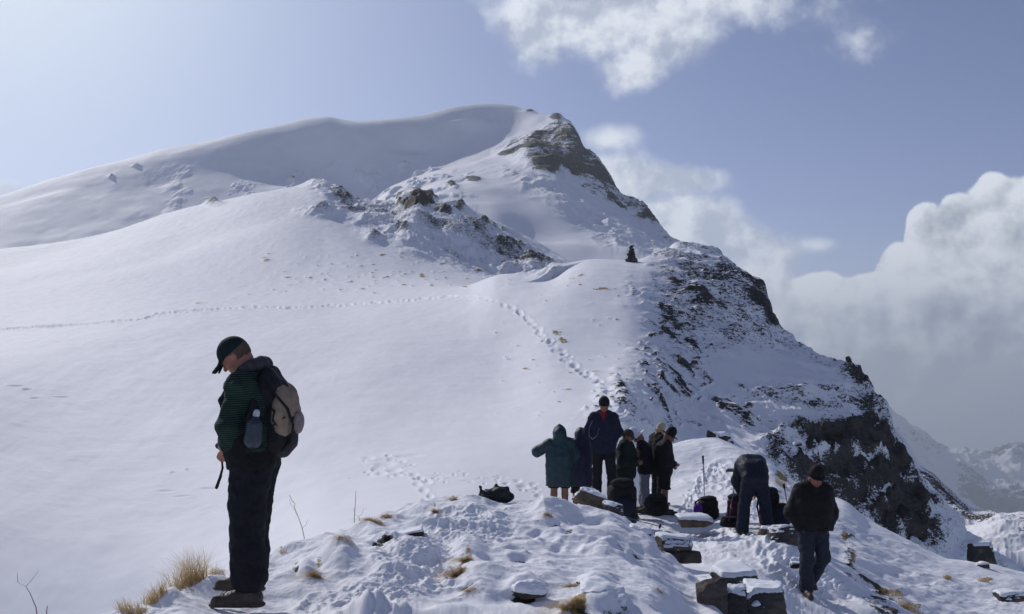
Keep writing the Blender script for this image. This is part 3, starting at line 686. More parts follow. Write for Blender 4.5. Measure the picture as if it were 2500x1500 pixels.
    for (px, py, rx, ry) in [(445,1405,44,22),(500,1370,40,6),(380,1445,30,12),(770,1380,12,14),(1130,1345,16,22),(1105,1385,24,12),(900,1262,30,8),(935,1245,20,6),(840,1300,18,8),(1095,1198,7,10),(1050,1222,7,10),(1325,1240,12,9),(1390,1455,24,20),(1400,1460,20,26),(1390,1400,14,9),(340,1470,40,8),(1595,1425,9,6),(680,1330,8,4),(820,1310,14,6)]:
        gr += np.exp(-(((PX / K - px) / rx) ** 2 + ((P0 / K - py) / ry) ** 2)) * .6
    L.grass = gr
    L.update()
ground_detail()
GL.build('ground', terrain_mat('near_snow', .22, bump=0.6, edge=.5, rockc=((.015, .013, .013), (.06, .048, .04))))

# ================= air =================
def haze_box():
    x0, x1, y0, y1, z0, z1 = -4000, 4600, -30, 5600, -1200, 320
    v = [(x, y, z) for z in (z0, z1) for y in (y0, y1) for x in (x0, x1)]
    q = [(0, 2, 3, 1), (4, 5, 7, 6), (0, 1, 5, 4), (2, 6, 7, 3), (0, 4, 6, 2), (1, 3, 7, 5)]
    m = bpy.data.materials.new('mountain_air'); m.use_nodes = True
    nt = m.node_tree; nt.nodes.clear()
    o = nt.nodes.new('ShaderNodeOutputMaterial'); p = nt.nodes.new('ShaderNodeVolumePrincipled')
    p.inputs['Color'].default_value = (.86, .92, 1, 1); p.inputs['Density'].default_value = HAZE; p.inputs['Anisotropy'].default_value = 0.5
    nt.links.new(p.outputs[0], o.inputs['Volume'])
    h = new_mesh('haze', v, q, m, smooth=False)
    h['kind'] = 'stuff'; h['label'] = 'thin pale mountain air between the camera and the far peaks'; h['category'] = 'haze'
HAZE = 0.00024
haze_box()
# ================= solid modelling by distance fields =================
class Field:
    """a solid made of blended shapes, turned into one continuous skin"""
    def __init__(s, lo, hi, h):
        s.lo = np.array(lo, float) - 3 * h; s.h = h
        s.n = np.ceil((np.array(hi) + 3 * h - s.lo) / h).astype(int) + 1
        s.f = np.full(s.n, 9.0, np.float32)
        s.ax = [s.lo[i] + h * np.arange(s.n[i]) for i in range(3)]
    def win(s, a, b, pad):
        i0 = np.clip(np.floor((np.minimum(a, b) - pad - s.lo) / s.h).astype(int), 0, s.n - 1)
        i1 = np.clip(np.ceil((np.maximum(a, b) + pad - s.lo) / s.h).astype(int) + 1, 1, s.n)
        sl = tuple(slice(i0[k], i1[k]) for k in range(3))
        G = np.meshgrid(*[s.ax[k][sl[k]] for k in range(3)], indexing='ij', sparse=True)
        return sl, G
    def put(s, sl, d, k, sub=False):
        if d.size == 0: return
        f = s.f[sl]
        if sub:
            d = -d; h = np.clip(0.5 + 0.5 * (d - f) / k, 0, 1)
            s.f[sl] = f * (1 - h) + d * h + k * h * (1 - h)
        else:
            h = np.clip(0.5 + 0.5 * (f - d) / k, 0, 1)
            s.f[sl] = f * (1 - h) + d * h - k * h * (1 - h)
    def cap(s, p, q, r0, r1, k=0.02, sub=False, flat=None):
        """tapered limb; flat=(axis, factor) squashes it across that axis"""
        p = np.array(p, float); q = np.array(q, float)
        sl, (x, y, z) = s.win(p, q, max(r0, r1) * (1.0 if not flat else max(1, 1 / flat[1])) + k + 2 * s.h)
        d = q - p; L2 = max(d @ d, 1e-9)
        t = np.clip(((x - p[0]) * d[0] + (y - p[1]) * d[1] + (z - p[2]) * d[2]) / L2, 0, 1)
        c = [x - p[0] - t * d[0], y - p[1] - t * d[1], z - p[2] - t * d[2]]
        if flat: c[flat[0]] = c[flat[0]] * flat[1]
        s.put(sl, np.sqrt(c[0] ** 2 + c[1] ** 2 + c[2] ** 2) - (r0 + (r1 - r0) * t), k, sub)
    def chain(s, pts, k=0.02, **kw):
        for a, b in zip(pts[:-1], pts[1:]): s.cap(a[:3], b[:3], a[3], b[3], k, **kw)
    def ell(s, c, r, k=0.02, rot=None, sub=False):
        c = np.array(c, float); r = np.array(r, float); m = r.max()
        sl, (x, y, z) = s.win(c, c, m + k + 2 * s.h)
        x, y, z = x - c[0], y - c[1], z - c[2]
        if rot is not None:
            Rm = np.array(rot)
            x, y, z = (Rm[0, 0] * x + Rm[1, 0] * y + Rm[2, 0] * z, Rm[0, 1] * x + Rm[1, 1] * y + Rm[2, 1] * z, Rm[0, 2] * x + Rm[1, 2] * y + Rm[2, 2] * z)
        k0 = np.sqrt((x / r[0]) ** 2 + (y / r[1]) ** 2 + (z / r[2]) ** 2)
        k1 = np.sqrt((x / r[0] ** 2) ** 2 + (y / r[1] ** 2) ** 2 + (z / r[2] ** 2) ** 2) + 1e-6
        s.put(sl, k0 * (k0 - 1) / k1, k, sub)
    def box(s, c, r, e=0.02, k=0.02, rot=None, sub=False):
        c = np.array(c, float); r = np.array(r, float)
        sl, (x, y, z) = s.win(c, c, np.linalg.norm(r) + k + 2 * s.h)
        x, y, z = x - c[0], y - c[1], z - c[2]
        if rot is not None:
            Rm = np.array(rot)
            x, y, z = (Rm[0, 0] * x + Rm[1, 0] * y + Rm[2, 0] * z, Rm[0, 1] * x + Rm[1, 1] * y + Rm[2, 1] * z, Rm[0, 2] * x + Rm[1, 2] * y + Rm[2, 2] * z)
        a, b, d = np.abs(x) - r[0] + e, np.abs(y) - r[1] + e, np.abs(z) - r[2] + e
        s.put(sl, np.sqrt(np.maximum(a, 0) ** 2 + np.maximum(b, 0) ** 2 + np.maximum(d, 0) ** 2) + np.minimum(np.maximum(a, np.maximum(b, d)), 0) - e, k, sub)
    def skirt(s, pts, k=0.03, folds=0, seed=0):
        """hanging cloth: pts = (x, y, z, half depth, half width) from bottom to top"""
        P = np.array(pts, float)
        x = s.ax[0][:, None, None]; y = s.ax[1][None, :, None]; z = s.ax[2][None, None, :]
        cx, cy, a, b = [np.interp(z, P[:, 2], P[:, i]) for i in (0, 1, 3, 4)]
        th = np.arctan2(y - cy, x - cx)
        fo = 1 + folds * (np.sin(th * 9 + seed + z * 2) * .6 + np.sin(th * 5 + 2 * seed - z * 3) * .5)
        d = (np.sqrt(((x - cx) / a) ** 2 + ((y - cy) / b) ** 2) - fo) * np.minimum(a, b)
        d = np.maximum(d, np.maximum(P[0, 2] - z, z - P[-1, 2]))
        s.put((slice(None),) * 3, d, k)
    def cut(s, n, d):
        """keep the side where n.p < d"""
        x, y, z = s.ax[0][:, None, None], s.ax[1][None, :, None], s.ax[2][None, None, :]
        s.f = np.maximum(s.f, (n[0] * x + n[1] * y + n[2] * z - d)).astype(np.float32)
    def wrinkle(s, amp, sc, seed=0, st=(1, 1, 1)):
        m = np.abs(s.f) < 4 * s.h + amp
        i, j, k = np.nonzero(m)
        x, y, z = s.ax[0][i] / sc * st[0], s.ax[1][j] / sc * st[1], s.ax[2][k] / sc * st[2]
        s.f[m] += amp * fbm(x, y, z, oct=3, s=seed)
    def mesh(s):
        f = s.f; f[0] = f[-1] = 9; f[:, 0] = f[:, -1] = 9; f[:, :, 0] = f[:, :, -1] = 9
        neg = f < 0
        n = np.array(f.shape) - 1
        acc = np.zeros((*n, 3)); cnt = np.zeros(n)
        offs = [(a, b, c) for a in (0, 1) for b in (0, 1) for c in (0, 1)]
        V = lambda a, o: a[o[0]:o[0] + n[0], o[1]:o[1] + n[1], o[2]:o[2] + n[2]]
        sgn = sum(V(neg, o).astype(np.int8) for o in offs)
        act = (sgn > 0) & (sgn < 8)
        ii = np.argwhere(act)
        acc = np.zeros((len(ii), 3)); cnt = np.zeros(len(ii))
        for o in offs:
            for ax in range(3):
                if o[ax] == 1: continue
                p = list(o); p[ax] = 1
                a = f[ii[:, 0] + o[0], ii[:, 1] + o[1], ii[:, 2] + o[2]]
                b = f[ii[:, 0] + p[0], ii[:, 1] + p[1], ii[:, 2] + p[2]]
                c = (a < 0) != (b < 0)
                t = np.where(c, a / np.where(c, a - b, 1), 0)
                q = np.tile(np.array(o, float), (len(ii), 1)); q[:, ax] += t
                acc += q * c[:, None]; cnt += c
        v = s.lo + s.h * (ii + acc / cnt[:, None])
        idx = -np.ones(n, np.int64); idx[act] = np.arange(len(ii))
        Q = []
        for ax in range(3):
            b1, b2 = (ax + 1) % 3, (ax + 2) % 3
            sl0 = [slice(1, -1)] * 3; sl0[ax] = slice(0, -1)
            sl1 = [slice(1, -1)] * 3; sl1[ax] = slice(1, None)
            A, B = neg[tuple(sl0)], neg[tuple(sl1)]
            for flip, M in ((False, A & ~B), (True, ~A & B)):
                e = np.argwhere(M)
                if not len(e): continue
                e = e + np.array([0 if k == ax else 1 for k in range(3)])
                d1 = np.zeros(3, int); d1[b1] = 1; d2 = np.zeros(3, int); d2[b2] = 1
                c = [e - d1 - d2, e - d2, e, e - d1]
                q = np.stack([idx[tuple(k.T)] for k in c], 1)
                Q.append(q[:, ::-1] if flip else q)
        return v, np.vstack(Q)
    def obj(s, name, mat, parent=None, off=(0, 0, 0), smooth=2):
        v, q = s.mesh()
        for _ in range(smooth):
            a = np.zeros_like(v); c = np.zeros(len(v))
            for i in range(4):
                np.add.at(a, q[:, i], v[q[:, (i + 1) % 4]]); np.add.at(c, q[:, i], 1)
                np.add.at(a, q[:, i], v[q[:, (i - 1) % 4]]); np.add.at(c, q[:, i], 1)
            v = v * .5 + .5 * a / np.maximum(c, 1)[:, None]
        return new_mesh(name, v - np.array(off), q, mat, parent)

def thing(name, label, cat, loc=(0, 0, 0), rz=0, group=None):
    o = bpy.data.objects.new(name, None); col.objects.link(o)
    o.location = loc; o.rotation_euler = (0, 0, rz); o.empty_display_size = .1
    o['label'] = label; o['category'] = cat
    if group: o['group'] = group
    return o
def tag(o, label, cat, group=None):
    o['label'] = label; o['category'] = cat
    if group: o['group'] = group
    return o
MC = {}
def cloth(name, c, rough=.85, var=.25, sc=30, stripes=None, sheen=0.0, spec=.2):
    if name in MC: return MC[name]
    m, g, bs = mat_new(name)
    tc = g.n('ShaderNodeTexCoord'); P = tc.outputs['Object']
    n = g.noise(P, sc, 5, .6); n2 = g.noise(P, sc * 9, 3, .6)
    a = tuple(x * (1 - var) for x in c); b = tuple(x * (1 + var) for x in c)
    cc = g.mix(g.ss(n.outputs[0], .3, .7), a, b)
    if stripes:
        sp = g.n('ShaderNodeSeparateXYZ'); g.link(P, sp.inputs[0])
        w = g.m('ADD', g.m('MULTIPLY', sp.outputs[2], 2 * math.pi / stripes[1]), g.m('ADD', g.m('MULTIPLY', n.outputs[0], 5.5), g.m('MULTIPLY', sp.outputs[0], 22.0)))
        s_ = g.ss(g.m('SINE', w), .1, .75)
        cc = g.mix(g.m('MULTIPLY', s_, g.ss(n2.outputs[0], .3, .7, .35, .9)), cc, stripes[0])
    g.link(cc, bs.inputs['Base Color'])
    bs.inputs['Roughness'].default_value = rough; bs.inputs['Specular IOR Level'].default_value = spec
    bs.inputs['Sheen Weight'].default_value = sheen
    bp = g.n('ShaderNodeBump'); bp.inputs['Strength'].default_value = .35; bp.inputs['Distance'].default_value = .004
    g.link(g.m('ADD', g.m('MULTIPLY', n2.outputs[0], .4), n.outputs[0]), bp.inputs['Height']); g.link(bp.outputs[0], bs.inputs['Normal'])
    MC[name] = m
    return m
def skin(name='skin', c=(.42, .22, .155)):
    if name in MC: return MC[name]
    m = cloth(name, c, rough=.55, var=.10, sc=12, spec=.4)
    bs = [n for n in m.node_tree.nodes if n.type == 'BSDF_PRINCIPLED'][0]
    bs.inputs['Subsurface Weight'].default_value = .1
    bs.inputs['Subsurface Radius'].default_value = (.02, .008, .004)
    return m
def rock_mat(name, a, b, sc=1.0):
    if name in MC: return MC[name]
    m, g, bs = mat_new(name)
    tc = g.n('ShaderNodeTexCoord'); P = tc.outputs['Object']
    mp = g.n('ShaderNodeMapping'); mp.inputs['Scale'].default_value = (1, 1, 2.6); g.link(P, mp.inputs[0])
    n = g.noise(mp.outputs[0], 7 / sc, 8, .65); n2 = g.noise(P, 40 / sc, 6, .7); n3 = g.noise(P, 3 / sc, 3, .5)
    c = g.mix(g.ss(n.outputs[0], .32, .68), a, b)
    c = g.mix(g.m('MULTIPLY', g.ss(n3.outputs[0], .5, .68), .45), c, (.19, .14, .085))
    c = g.mix(g.m('MULTIPLY', g.ss(n2.outputs[0], .60, .72), .5), c, (.32, .32, .32))
    g.link(c, bs.inputs['Base Color']); bs.inputs['Roughness'].default_value = .85
    bp = g.n('ShaderNodeBump'); bp.inputs['Strength'].default_value = .8; bp.inputs['Distance'].default_value = .02 * sc
    g.link(g.m('ADD', n.outputs[0], g.m('MULTIPLY', n2.outputs[0], .4)), bp.inputs['Height']); g.link(bp.outputs[0], bs.inputs['Normal'])
    MC[name] = m
    return m
def snow_mat():
    if 'loose_snow' in MC: return MC['loose_snow']
    m, g, bs = mat_new('loose_snow')
    tc = g.n('ShaderNodeTexCoord'); n = g.noise(tc.outputs['Object'], 25, 6, .65)
    g.link(g.mix(n.outputs[0], (.76, .78, .84), (.84, .86, .91)), bs.inputs['Base Color'])
    bs.inputs['Roughness'].default_value = .62; bs.inputs['Specular IOR Level'].default_value = .25
    bp = g.n('ShaderNodeBump'); bp.inputs['Strength'].default_value = .4; bp.inputs['Distance'].default_value = .01
    g.link(n.outputs[0], bp.inputs['Height']); g.link(bp.outputs[0], bs.inputs['Normal'])
    MC['loose_snow'] = m
    return m
def P3(px, py, D): return Vector(((px - 1250) / F * D, D, (HZ - py) / F * D))

# ================= rocks =================
def ico(n):
    import bmesh
    bm = bmesh.new(); bmesh.ops.create_icosphere(bm, subdivisions=n, radius=1)
    v = np.array([a.co[:] for a in bm.verts]); f = np.array([[b.index for b in a.verts] for a in bm.faces]); bm.free()
    return v, f
_ico = {}
def rock_shape(size, seed, n=4, blocky=.5, rough=.05, flat=1.0):
    """an angular boulder: a ball cut by random planes, then weathered"""
    if n not in _ico: _ico[n] = ico(n)
    v, f = _ico[n]; v = v.copy()
    rng = np.random.default_rng(seed)
    N = rng.normal(size=(11, 3)); N /= np.linalg.norm(N, axis=1)[:, None]
    B = np.array([(1, 0, 0), (-1, 0, 0), (0, 1, 0), (0, -1, 0), (0, 0, 1), (0, 0, -1)], float) + rng.normal(size=(6, 3)) * .12
    B /= np.linalg.norm(B, axis=1)[:, None]
    A = np.vstack([N, B]); d = np.concatenate([rng.uniform(.78, 1.0, 11), np.full(6, 1 - .38 * blocky)])
    dots = v @ A.T
    r = np.min(np.where(dots > 1e-3, d[None] / np.maximum(dots, 1e-3), 9), axis=1); r = np.minimum(r, 1.25)
    v = v * r[:, None]
    v += v * (rough * fbm(v[:, 0] * 3 + seed, v[:, 1] * 3, v[:, 2] * 7, oct=4, s=seed) * 1.6)[:, None]
    return v * np.array(size), f
def rock(name, label, cat, c, size, seed, rz=0, tilt=(0, 0), mat=None, snow=.0, n=4, blocky=.5, group=None, rough=.05, thr=.45):
    """c = centre; size = half sizes; snow = depth of the snow lying on it"""
    v, f = rock_shape(size, seed, n, blocky, rough)
    Rm = np.array(Matrix.Rotation(rz, 3, 'Z') @ Matrix.Rotation(tilt[0], 3, 'X') @ Matrix.Rotation(tilt[1], 3, 'Y'))
    v = v @ Rm.T
    base = v[:, 2].min()
    off = np.array([0, 0, base])
    mat = mat or rock_mat('slate_rock', (.035, .032, .033), (.12, .105, .10))
    o = new_mesh(name, v - off, f, mat)
    o.location = Vector(c) + Vector((0, 0, base))
    if label: tag(o, label, cat, group)
    if snow > 0:
        e1 = v[f[:, 1]] - v[f[:, 0]]; e2 = v[f[:, 2]] - v[f[:, 0]]
        fn = np.cross(e1, e2); vn = np.zeros_like(v)
        for i in range(3): np.add.at(vn, f[:, i], fn)
        vn /= np.linalg.norm(vn, axis=1)[:, None] + 1e-9
        s = max(size)
        w = sstep(thr, thr + .3, vn[:, 2] + .38 * fbm(v[:, 0] / s * 3, v[:, 1] / s * 3, v[:, 2] / s * 3, oct=3, s=seed + 5))
        keep = (w[f].max(axis=1) > 0)
        sv = v + np.array([0, 0, 1]) * (w * snow * (1 + .4 * fbm(v[:, 0] / s * 2, v[:, 1] / s * 2, oct=2, s=seed + 7)))[:, None] - vn * ((1 - w) * .006)[:, None]
        used = np.unique(f[keep]); mp = -np.ones(len(v), int); mp[used] = np.arange(len(used))
        if len(used) > 3: new_mesh('snow_cap', sv[used] - off, mp[f[keep]], snow_mat(), o)
    return o

# ================= people =================
def nrm(a): a = np.array(a, float); return a / np.linalg.norm(a)
def base_joints():
    return dict(ankL=(-.02, .10, .09), kneeL=(.02, .10, .50), hipL=(0, .09, .93), ankR=(-.02, -.10, .09), kneeR=(.02, -.10, .50), hipR=(0, -.09, .93),
                pel=(0, 0, .98), waist=(.01, 0, 1.12), chest=(0, 0, 1.32), neck=(-.01, 0, 1.50), head=(.02, 0, 1.665),
                shL=(0, .17, 1.44), elL=(-.03, .24, 1.15), wrL=(.06, .25, .92), shR=(0, -.17, 1.44), elR=(-.03, -.24, 1.15), wrR=(.06, -.25, .92),
                hdirL=(.1, 0, -1), hdirR=(.1, 0, -1), hf=(1, 0, -.1), toeL=(1, .15), toeR=(1, -.15))
def hand(f, w, d, side, fwd, r=1.0, curl=.9):
    """palm, four fingers of unequal length curling towards fwd, and a thumb from the palm's side"""
    d = nrm(d); s = nrm(np.cross(d, fwd)) * side; c = nrm(np.cross(s, d)) * side; s = -s
    w = np.array(w)
    f.cap(w, w + d * .045, .024 * r, .030 * r, .012); f.cap(w + d * .04 + s * .016, w + d * .075 + s * .018, .019 * r, .013 * r, .012)
    f.cap(w + d * .04 - s * .016, w + d * .072 - s * .02, .019 * r, .013 * r, .012)
    for i, (o, L, cu) in enumerate(((.030, .070, 1.0), (.010, .080, .9), (-.010, .074, 1.05), (-.029, .058, 1.2))):
        a = w + d * .080 + s * o; p = a
        th = .25
        for j, q in enumerate((.45, .32, .23)):
            dd = d * math.cos(th) + c * math.sin(th)
            n_ = p + dd * L * q; f.cap(p, n_, .0095 * r * (1 - .08 * j), .0088 * r * (1 - .08 * j), .003); p = n_
            th += curl * cu * .55
    t0 = w + d * .025 + s * .028; t1 = t0 + (d * .6 + s * .6 + c * .5) * .036; t2 = t1 + (d * .8 + c * .6) * .030
    f.cap(t0, t1, .014 * r, .0115 * r, .008); f.cap(t1, t2, .0115 * r, .0095 * r, .004)
HS = 1.10
def head_frame(J):
    hf = nrm(J['hf']); side = nrm(np.cross((0, 0, 1), hf)); up = np.cross(hf, side)
    return np.array(J['head']), hf * HS, side * HS, up * HS
def head(f, J):
    c, hf, sd_, up = head_frame(J)
    Rm = np.stack([hf, sd_, up], 1) / HS ** 2
    T = lambda a, b, e: c + hf * a + sd_ * b + up * e
    f.ell(T(-.01, 0, .025), (.095, .076, .092), .02, Rm)
    f.ell(T(.025, 0, -.035), (.066, .058, .082), .03, Rm)
    f.cap(T(.066, 0, -.092), T(.055, 0, -.095), .020, .020, .02)       # chin
    f.cap(T(.085, 0, .022), T(.108, 0, -.022), .008, .014, .010)        # nose
    f.cap(T(.078, .034, .034), T(.084, 0, .034), .010, .010, .012); f.cap(T(.078, -.034, .034), T(.084, 0, .034), .010, .010, .012)
    for q in (1, -1):
        f.ell(T(.090, .032 * q, .012), (.014, .016, .012), .008, Rm, sub=True)
        f.ell(T(.076, .031 * q, .012), (.013, .014, .010), .002, Rm)
        f.ell(T(.058, .045 * q, -.022), (.024, .020, .022), .015, Rm)   # cheek
        f.ell(T(-.005, .078 * q, -.005), (.018, .009, .030), .004, Rm)  # ear
        f.ell(T(.004, .086 * q, -.003), (.008, .006, .017), .003, Rm, sub=True)
    f.cap(T(.094, .022, -.056), T(.094, -.022, -.056), .004, .004, .003, sub=True)
    f.cap(T(.088, .016, -.049), T(.088, -.016, -.049), .007, .007, .004); f.cap(T(.086, .014, -.064), T(.086, -.014, -.064), .007, .007, .004)
    f.chain([(*J['neck'], .062), (*T(-.035, 0, -.05), .055)], .03)
def bounds(J, pad=.30):
    P = np.array([J[k] for k in J if np.size(J[k]) == 3 and not k.startswith('hd') and k != 'hf'] + [(0, 0, .0)])
    return P.min(0) - pad, P.max(0) + pad
def torso(f, J, g=0.0, k=.05, belly=.0, wide=1.0):
    """g = how much the cloth stands off the body"""
    pl, ws, ch, nk = [np.array(J[a]) for a in ('pel', 'waist', 'chest', 'neck')]
    sx = nrm(np.array(J['shL']) - np.array(J['shR']))
    for s in (1, -1):
        f.cap(pl + sx * .075 * s * wide, ws + sx * .060 * s * wide, .105 + g, .100 + g + belly, k)
        f.cap(ws + sx * .060 * s * wide, ch + sx * .080 * s * wide, .100 + g + belly, .112 + g, k)
        f.cap(ch + sx * .080 * s * wide, nk + sx * .055 * s - (nk - ch) * .12, .112 + g, .062 + g, k)
def arms(f, J, g=0.0, k=.03, stop=1.0, baggy=0.0):
    for s in 'LR':
        sh, el, wr = [np.array(J[a + s]) for a in ('sh', 'el', 'wr')]
        w2 = el + (wr - el) * stop
        f.cap(sh, el, .058 + g, .045 + g + baggy, k); f.cap(el, w2, .043 + g + baggy, .029 + g, k)
        f.cap(np.array(J['chest']) + (sh - np.array(J['chest'])) * .55, sh, .07 + g, .06 + g, .05)
def legs(f, J, g=0.0, k=.04, end=1.0, cuff=0.0):
    for s in 'LR':
        h, kn, an = [np.array(J[a + s]) for a in ('hip', 'knee', 'ank')]
        f.cap(h, kn, .092 + g, .058 + g, k)
        if end > 0:
            e = kn + (an - kn) * end
            cf = kn + (an - kn) * .3 + np.array((-.02, 0, 0))
            f.cap(kn, e, .056 + g, .040 + g + cuff, k)
            if g < .015: f.cap(kn + (an - kn) * .12, cf + (an - kn) * .15, .05 + g, .054 + g, .03)
def person(label, loc, yaw, J, v=.011, skinc=None, top=None, bottom=None, boots=True, hat=None, hair=None, extra=None, scale=1.0, group='walkers resting on the snowy ridge', bare=False):
    root = thing('person', label, 'person', loc, R(yaw), group)
    root.scale = (scale,) * 3
    lo, hi = bounds(J)
    sk = skinc or skin()
    f = Field(lo, hi, min(v, .010) if v > .008 else v)
    legs(f, J); torso(f, J, -.01); arms(f, J); head(f, J)
    for s, q in (('L', 1), ('R', -1)):
        an = np.array(J['ank' + s]); td = nrm((*J['toe' + s], 0))
        f.cap(an, an + td * .12 + np.array((0, 0, -.055)), .042, .030, .03)
        hand(f, J['wr' + s], J['hdir' + s], q, (0, -q, 0) if abs(nrm(J['hdir' + s])[1]) < .8 else (-1, 0, 0))
    f.obj('body', sk, root, smooth=1)
    if top: top(root, J, v)
    if bottom: bottom(root, J, v)
    if boots:
        for s in 'LR':
            an = np.array(J['ank' + s]); td = nrm((*J['toe' + s], 0)); zz = J.get('foot' + s, an[2] - .09)
            b = Field(an - .26, an + .26, min(v, .009))
            t0 = np.array((an[0], an[1], zz)); sd2 = np.cross((0, 0, 1), td)
            b.cap(an + (0, 0, .075), an + (0, 0, -.02), .060, .056, .02); b.cap(an + (-.01, 0, .085), an + (0, 0, .085), .066, .064, .008, flat=(2, 2.2))
            b.cap(t0 - td * .03 + (0, 0, .055), t0 + td * .10 + (0, 0, .05), .055, .050, .03)
            b.cap(t0 + td * .06 + (0, 0, .045), t0 + td * .21 + (0, 0, .035), .050, .040, .03)
            b.cap(t0 - td * .05 + (0, 0, .012), t0 + td * .22 + (0, 0, .012), .051, .045, .006, flat=(2, 2.5))
            b.cut((0, 0, -1), -zz + .012)
            b.wrinkle(.004, .03, 4)
            b.obj('boot', cloth('boot_leather', (.055, .042, .032), rough=.6, spec=.4), root, smooth=1)
    if hat: hat(root, J, v)
    if hair:
        c, hf, sd_, up = head_frame(J); Rm = np.stack([hf, sd_, up], 1) / HS ** 2
        h_ = Field(c - .16, c + .16, min(v, .008))
        h_.ell(c - hf * .022 + up * .028, (.094, .083, .098), .01, Rm)
        h_.box(c + hf * .10 - up * .0, (.055, .2, .2), .01, .01, Rm, sub=True)
        h_.box(c - up * .13, (.2, .2, .085), .01, .01, Rm, sub=True)
        h_.wrinkle(.008, .02, 3)
        h_.obj('hair', hair, root, smooth=0)
    if extra: extra(root, J, v)
    return root
def jacket(mat, g=.03, hem=None, hood=False, collar=True, belly=.0, wide=1.0, baggy=.01, name='jacket', stop=.95, wr=.014, seed=1):
    def go(root, J, v):
        lo, hi = bounds(J)
        f = Field(lo, hi, v)
        torso(f, J, g, .05, belly, wide); arms(f, J, g * .7, .03, stop, baggy)
        nk = np.array(J['neck']); c, hf, sd_, up = head_frame(J)
        pl = np.array(J['pel'])
        if hem is not None:
            f.cap((pl[0], .07 * wide, pl[2]), (pl[0], .07 * wide, hem + .10), .118 + g, .118 + g, .05); f.cap((pl[0], -.07 * wide, pl[2]), (pl[0], -.07 * wide, hem + .10), .118 + g, .118 + g, .05)
            fw = nrm(np.array(J['chest']) - pl)
            if fw[2] > .8: f.cut((0, 0, -1), -hem)
        if collar:
            f.cap(nk, nk + (c - nk) * .22, .078, .072, .02); f.ell(nk + (c - nk) * .62 + up * .012, (.085, .068, .060), .01, sub=True)
        if hood:
            Rm = np.stack([hf, sd_, up], 1) / HS ** 2
            f.ell(c - hf * .022 + up * .022, (.125, .108, .140), .04, Rm); f.cap(c - hf * .05 - up * .08, nk, .10, .10, .05)
            f.cap(c + up * .12 - hf * .02, c + up * .160 - hf * .03, .05, .022, .03)
            f.ell(c + hf * .125 - up * .01, (.10, .068, .095), .02, Rm, sub=True)
        f.wrinkle(wr, .09, seed, (1, 1, 1.7)); f.wrinkle(wr * .45, .035, seed + 3)
        f.obj(name, mat, root, smooth=1)
    return go
def trousers(mat, g=.028, end=.93, cuff=.012, name='trousers', seed=2, cutz=None):
    def go(root, J, v):
        lo, hi = bounds(J)
        f = Field(lo, hi, v)
        pl, ws = np.array(J['pel']), np.array(J['waist'])
        legs(f, J, g, .03, end, cuff)
        for s in (1, -1): f.cap(pl + (0, .06 * s, -.03), ws + (0, .055 * s, -.02), .108 + g * .5, .104 + g * .4, .04)
        if cutz: f.cut((0, 0, -1), -cutz)
        f.wrinkle(.017, .11, seed, (1, 1, 1.7)); f.wrinkle(.006, .04, seed + 3)
        f.obj(name, mat, root, smooth=1)
    return go
def beanie(mat):
    def go(root, J, v):
        c, hf, sd_, up = head_frame(J); Rm = np.stack([hf, sd_, up], 1) / HS ** 2
        f = Field(c - .2, c + .2, min(v, .009))
        f.ell(c - hf * .012 + up * .045, (.106, .090, .108), .01, Rm); f.box(c - up * .09, (.2, .2, .105), .01, .01, Rm, sub=True)
        f.obj('hat', mat, root, smooth=1)
    return go
def brim_hat(mat, brim=.16, crown=.10, droop=.0, name='hat'):
    def go(root, J, v):
        c, hf, sd_, up = head_frame(J); Rm = np.stack([hf, sd_, up], 1) / HS ** 2
        f = Field(c - .3, c + .3, min(v, .009))
        b = c + up * .055 - hf * .01
        f.ell(b + up * crown * .45, (.098, .086, crown), .015, Rm); f.box(b - up * .11, (.2, .2, .10), .01, .01, Rm, sub=True)
        f.ell(b - up * droop, (brim * 1.05, brim * .95, .014 + droop * .3), .012, Rm)
        f.wrinkle(.006, .05, 5)
        f.obj(name, mat, root, smooth=1)
    return go
def cap_hat(mat, name='cap'):
    def go(root, J, v):
        c, hf, sd_, up = head_frame(J); Rm = np.stack([hf, sd_, up], 1) / HS ** 2
        f = Field(c - .28, c + .28, min(v, .007))
        f.ell(c - hf * .006 + up * .040, (.108, .090, .100), .01, Rm); f.box(c - up * .075 - hf * .0, (.25, .25, .105), .01, .01, Rm, sub=True)
        f.ell(c + up * .135, (.012, .012, .008), .004, Rm)
        p = c + hf * .095 + up * .040
        for a in (-.055, -.028, 0, .028, .055):
            f.cap(p + sd_ * a - hf * .02, p + sd_ * a * .9 + hf * (.090 - abs(a) * .4) - up * (.022 + abs(a) * .35), .010, .008, .018)
        f.obj(name, mat, root, smooth=1)
    return go
# ================= the walkers =================
black = cloth('black_cloth', (.011, .011, .013)); navy = cloth('navy_cloth', (.013, .016, .035)); dark = cloth('dark_trousers', (.012, .012, .018))
def foot_pt(px, py, D): return P3(px, py, D)

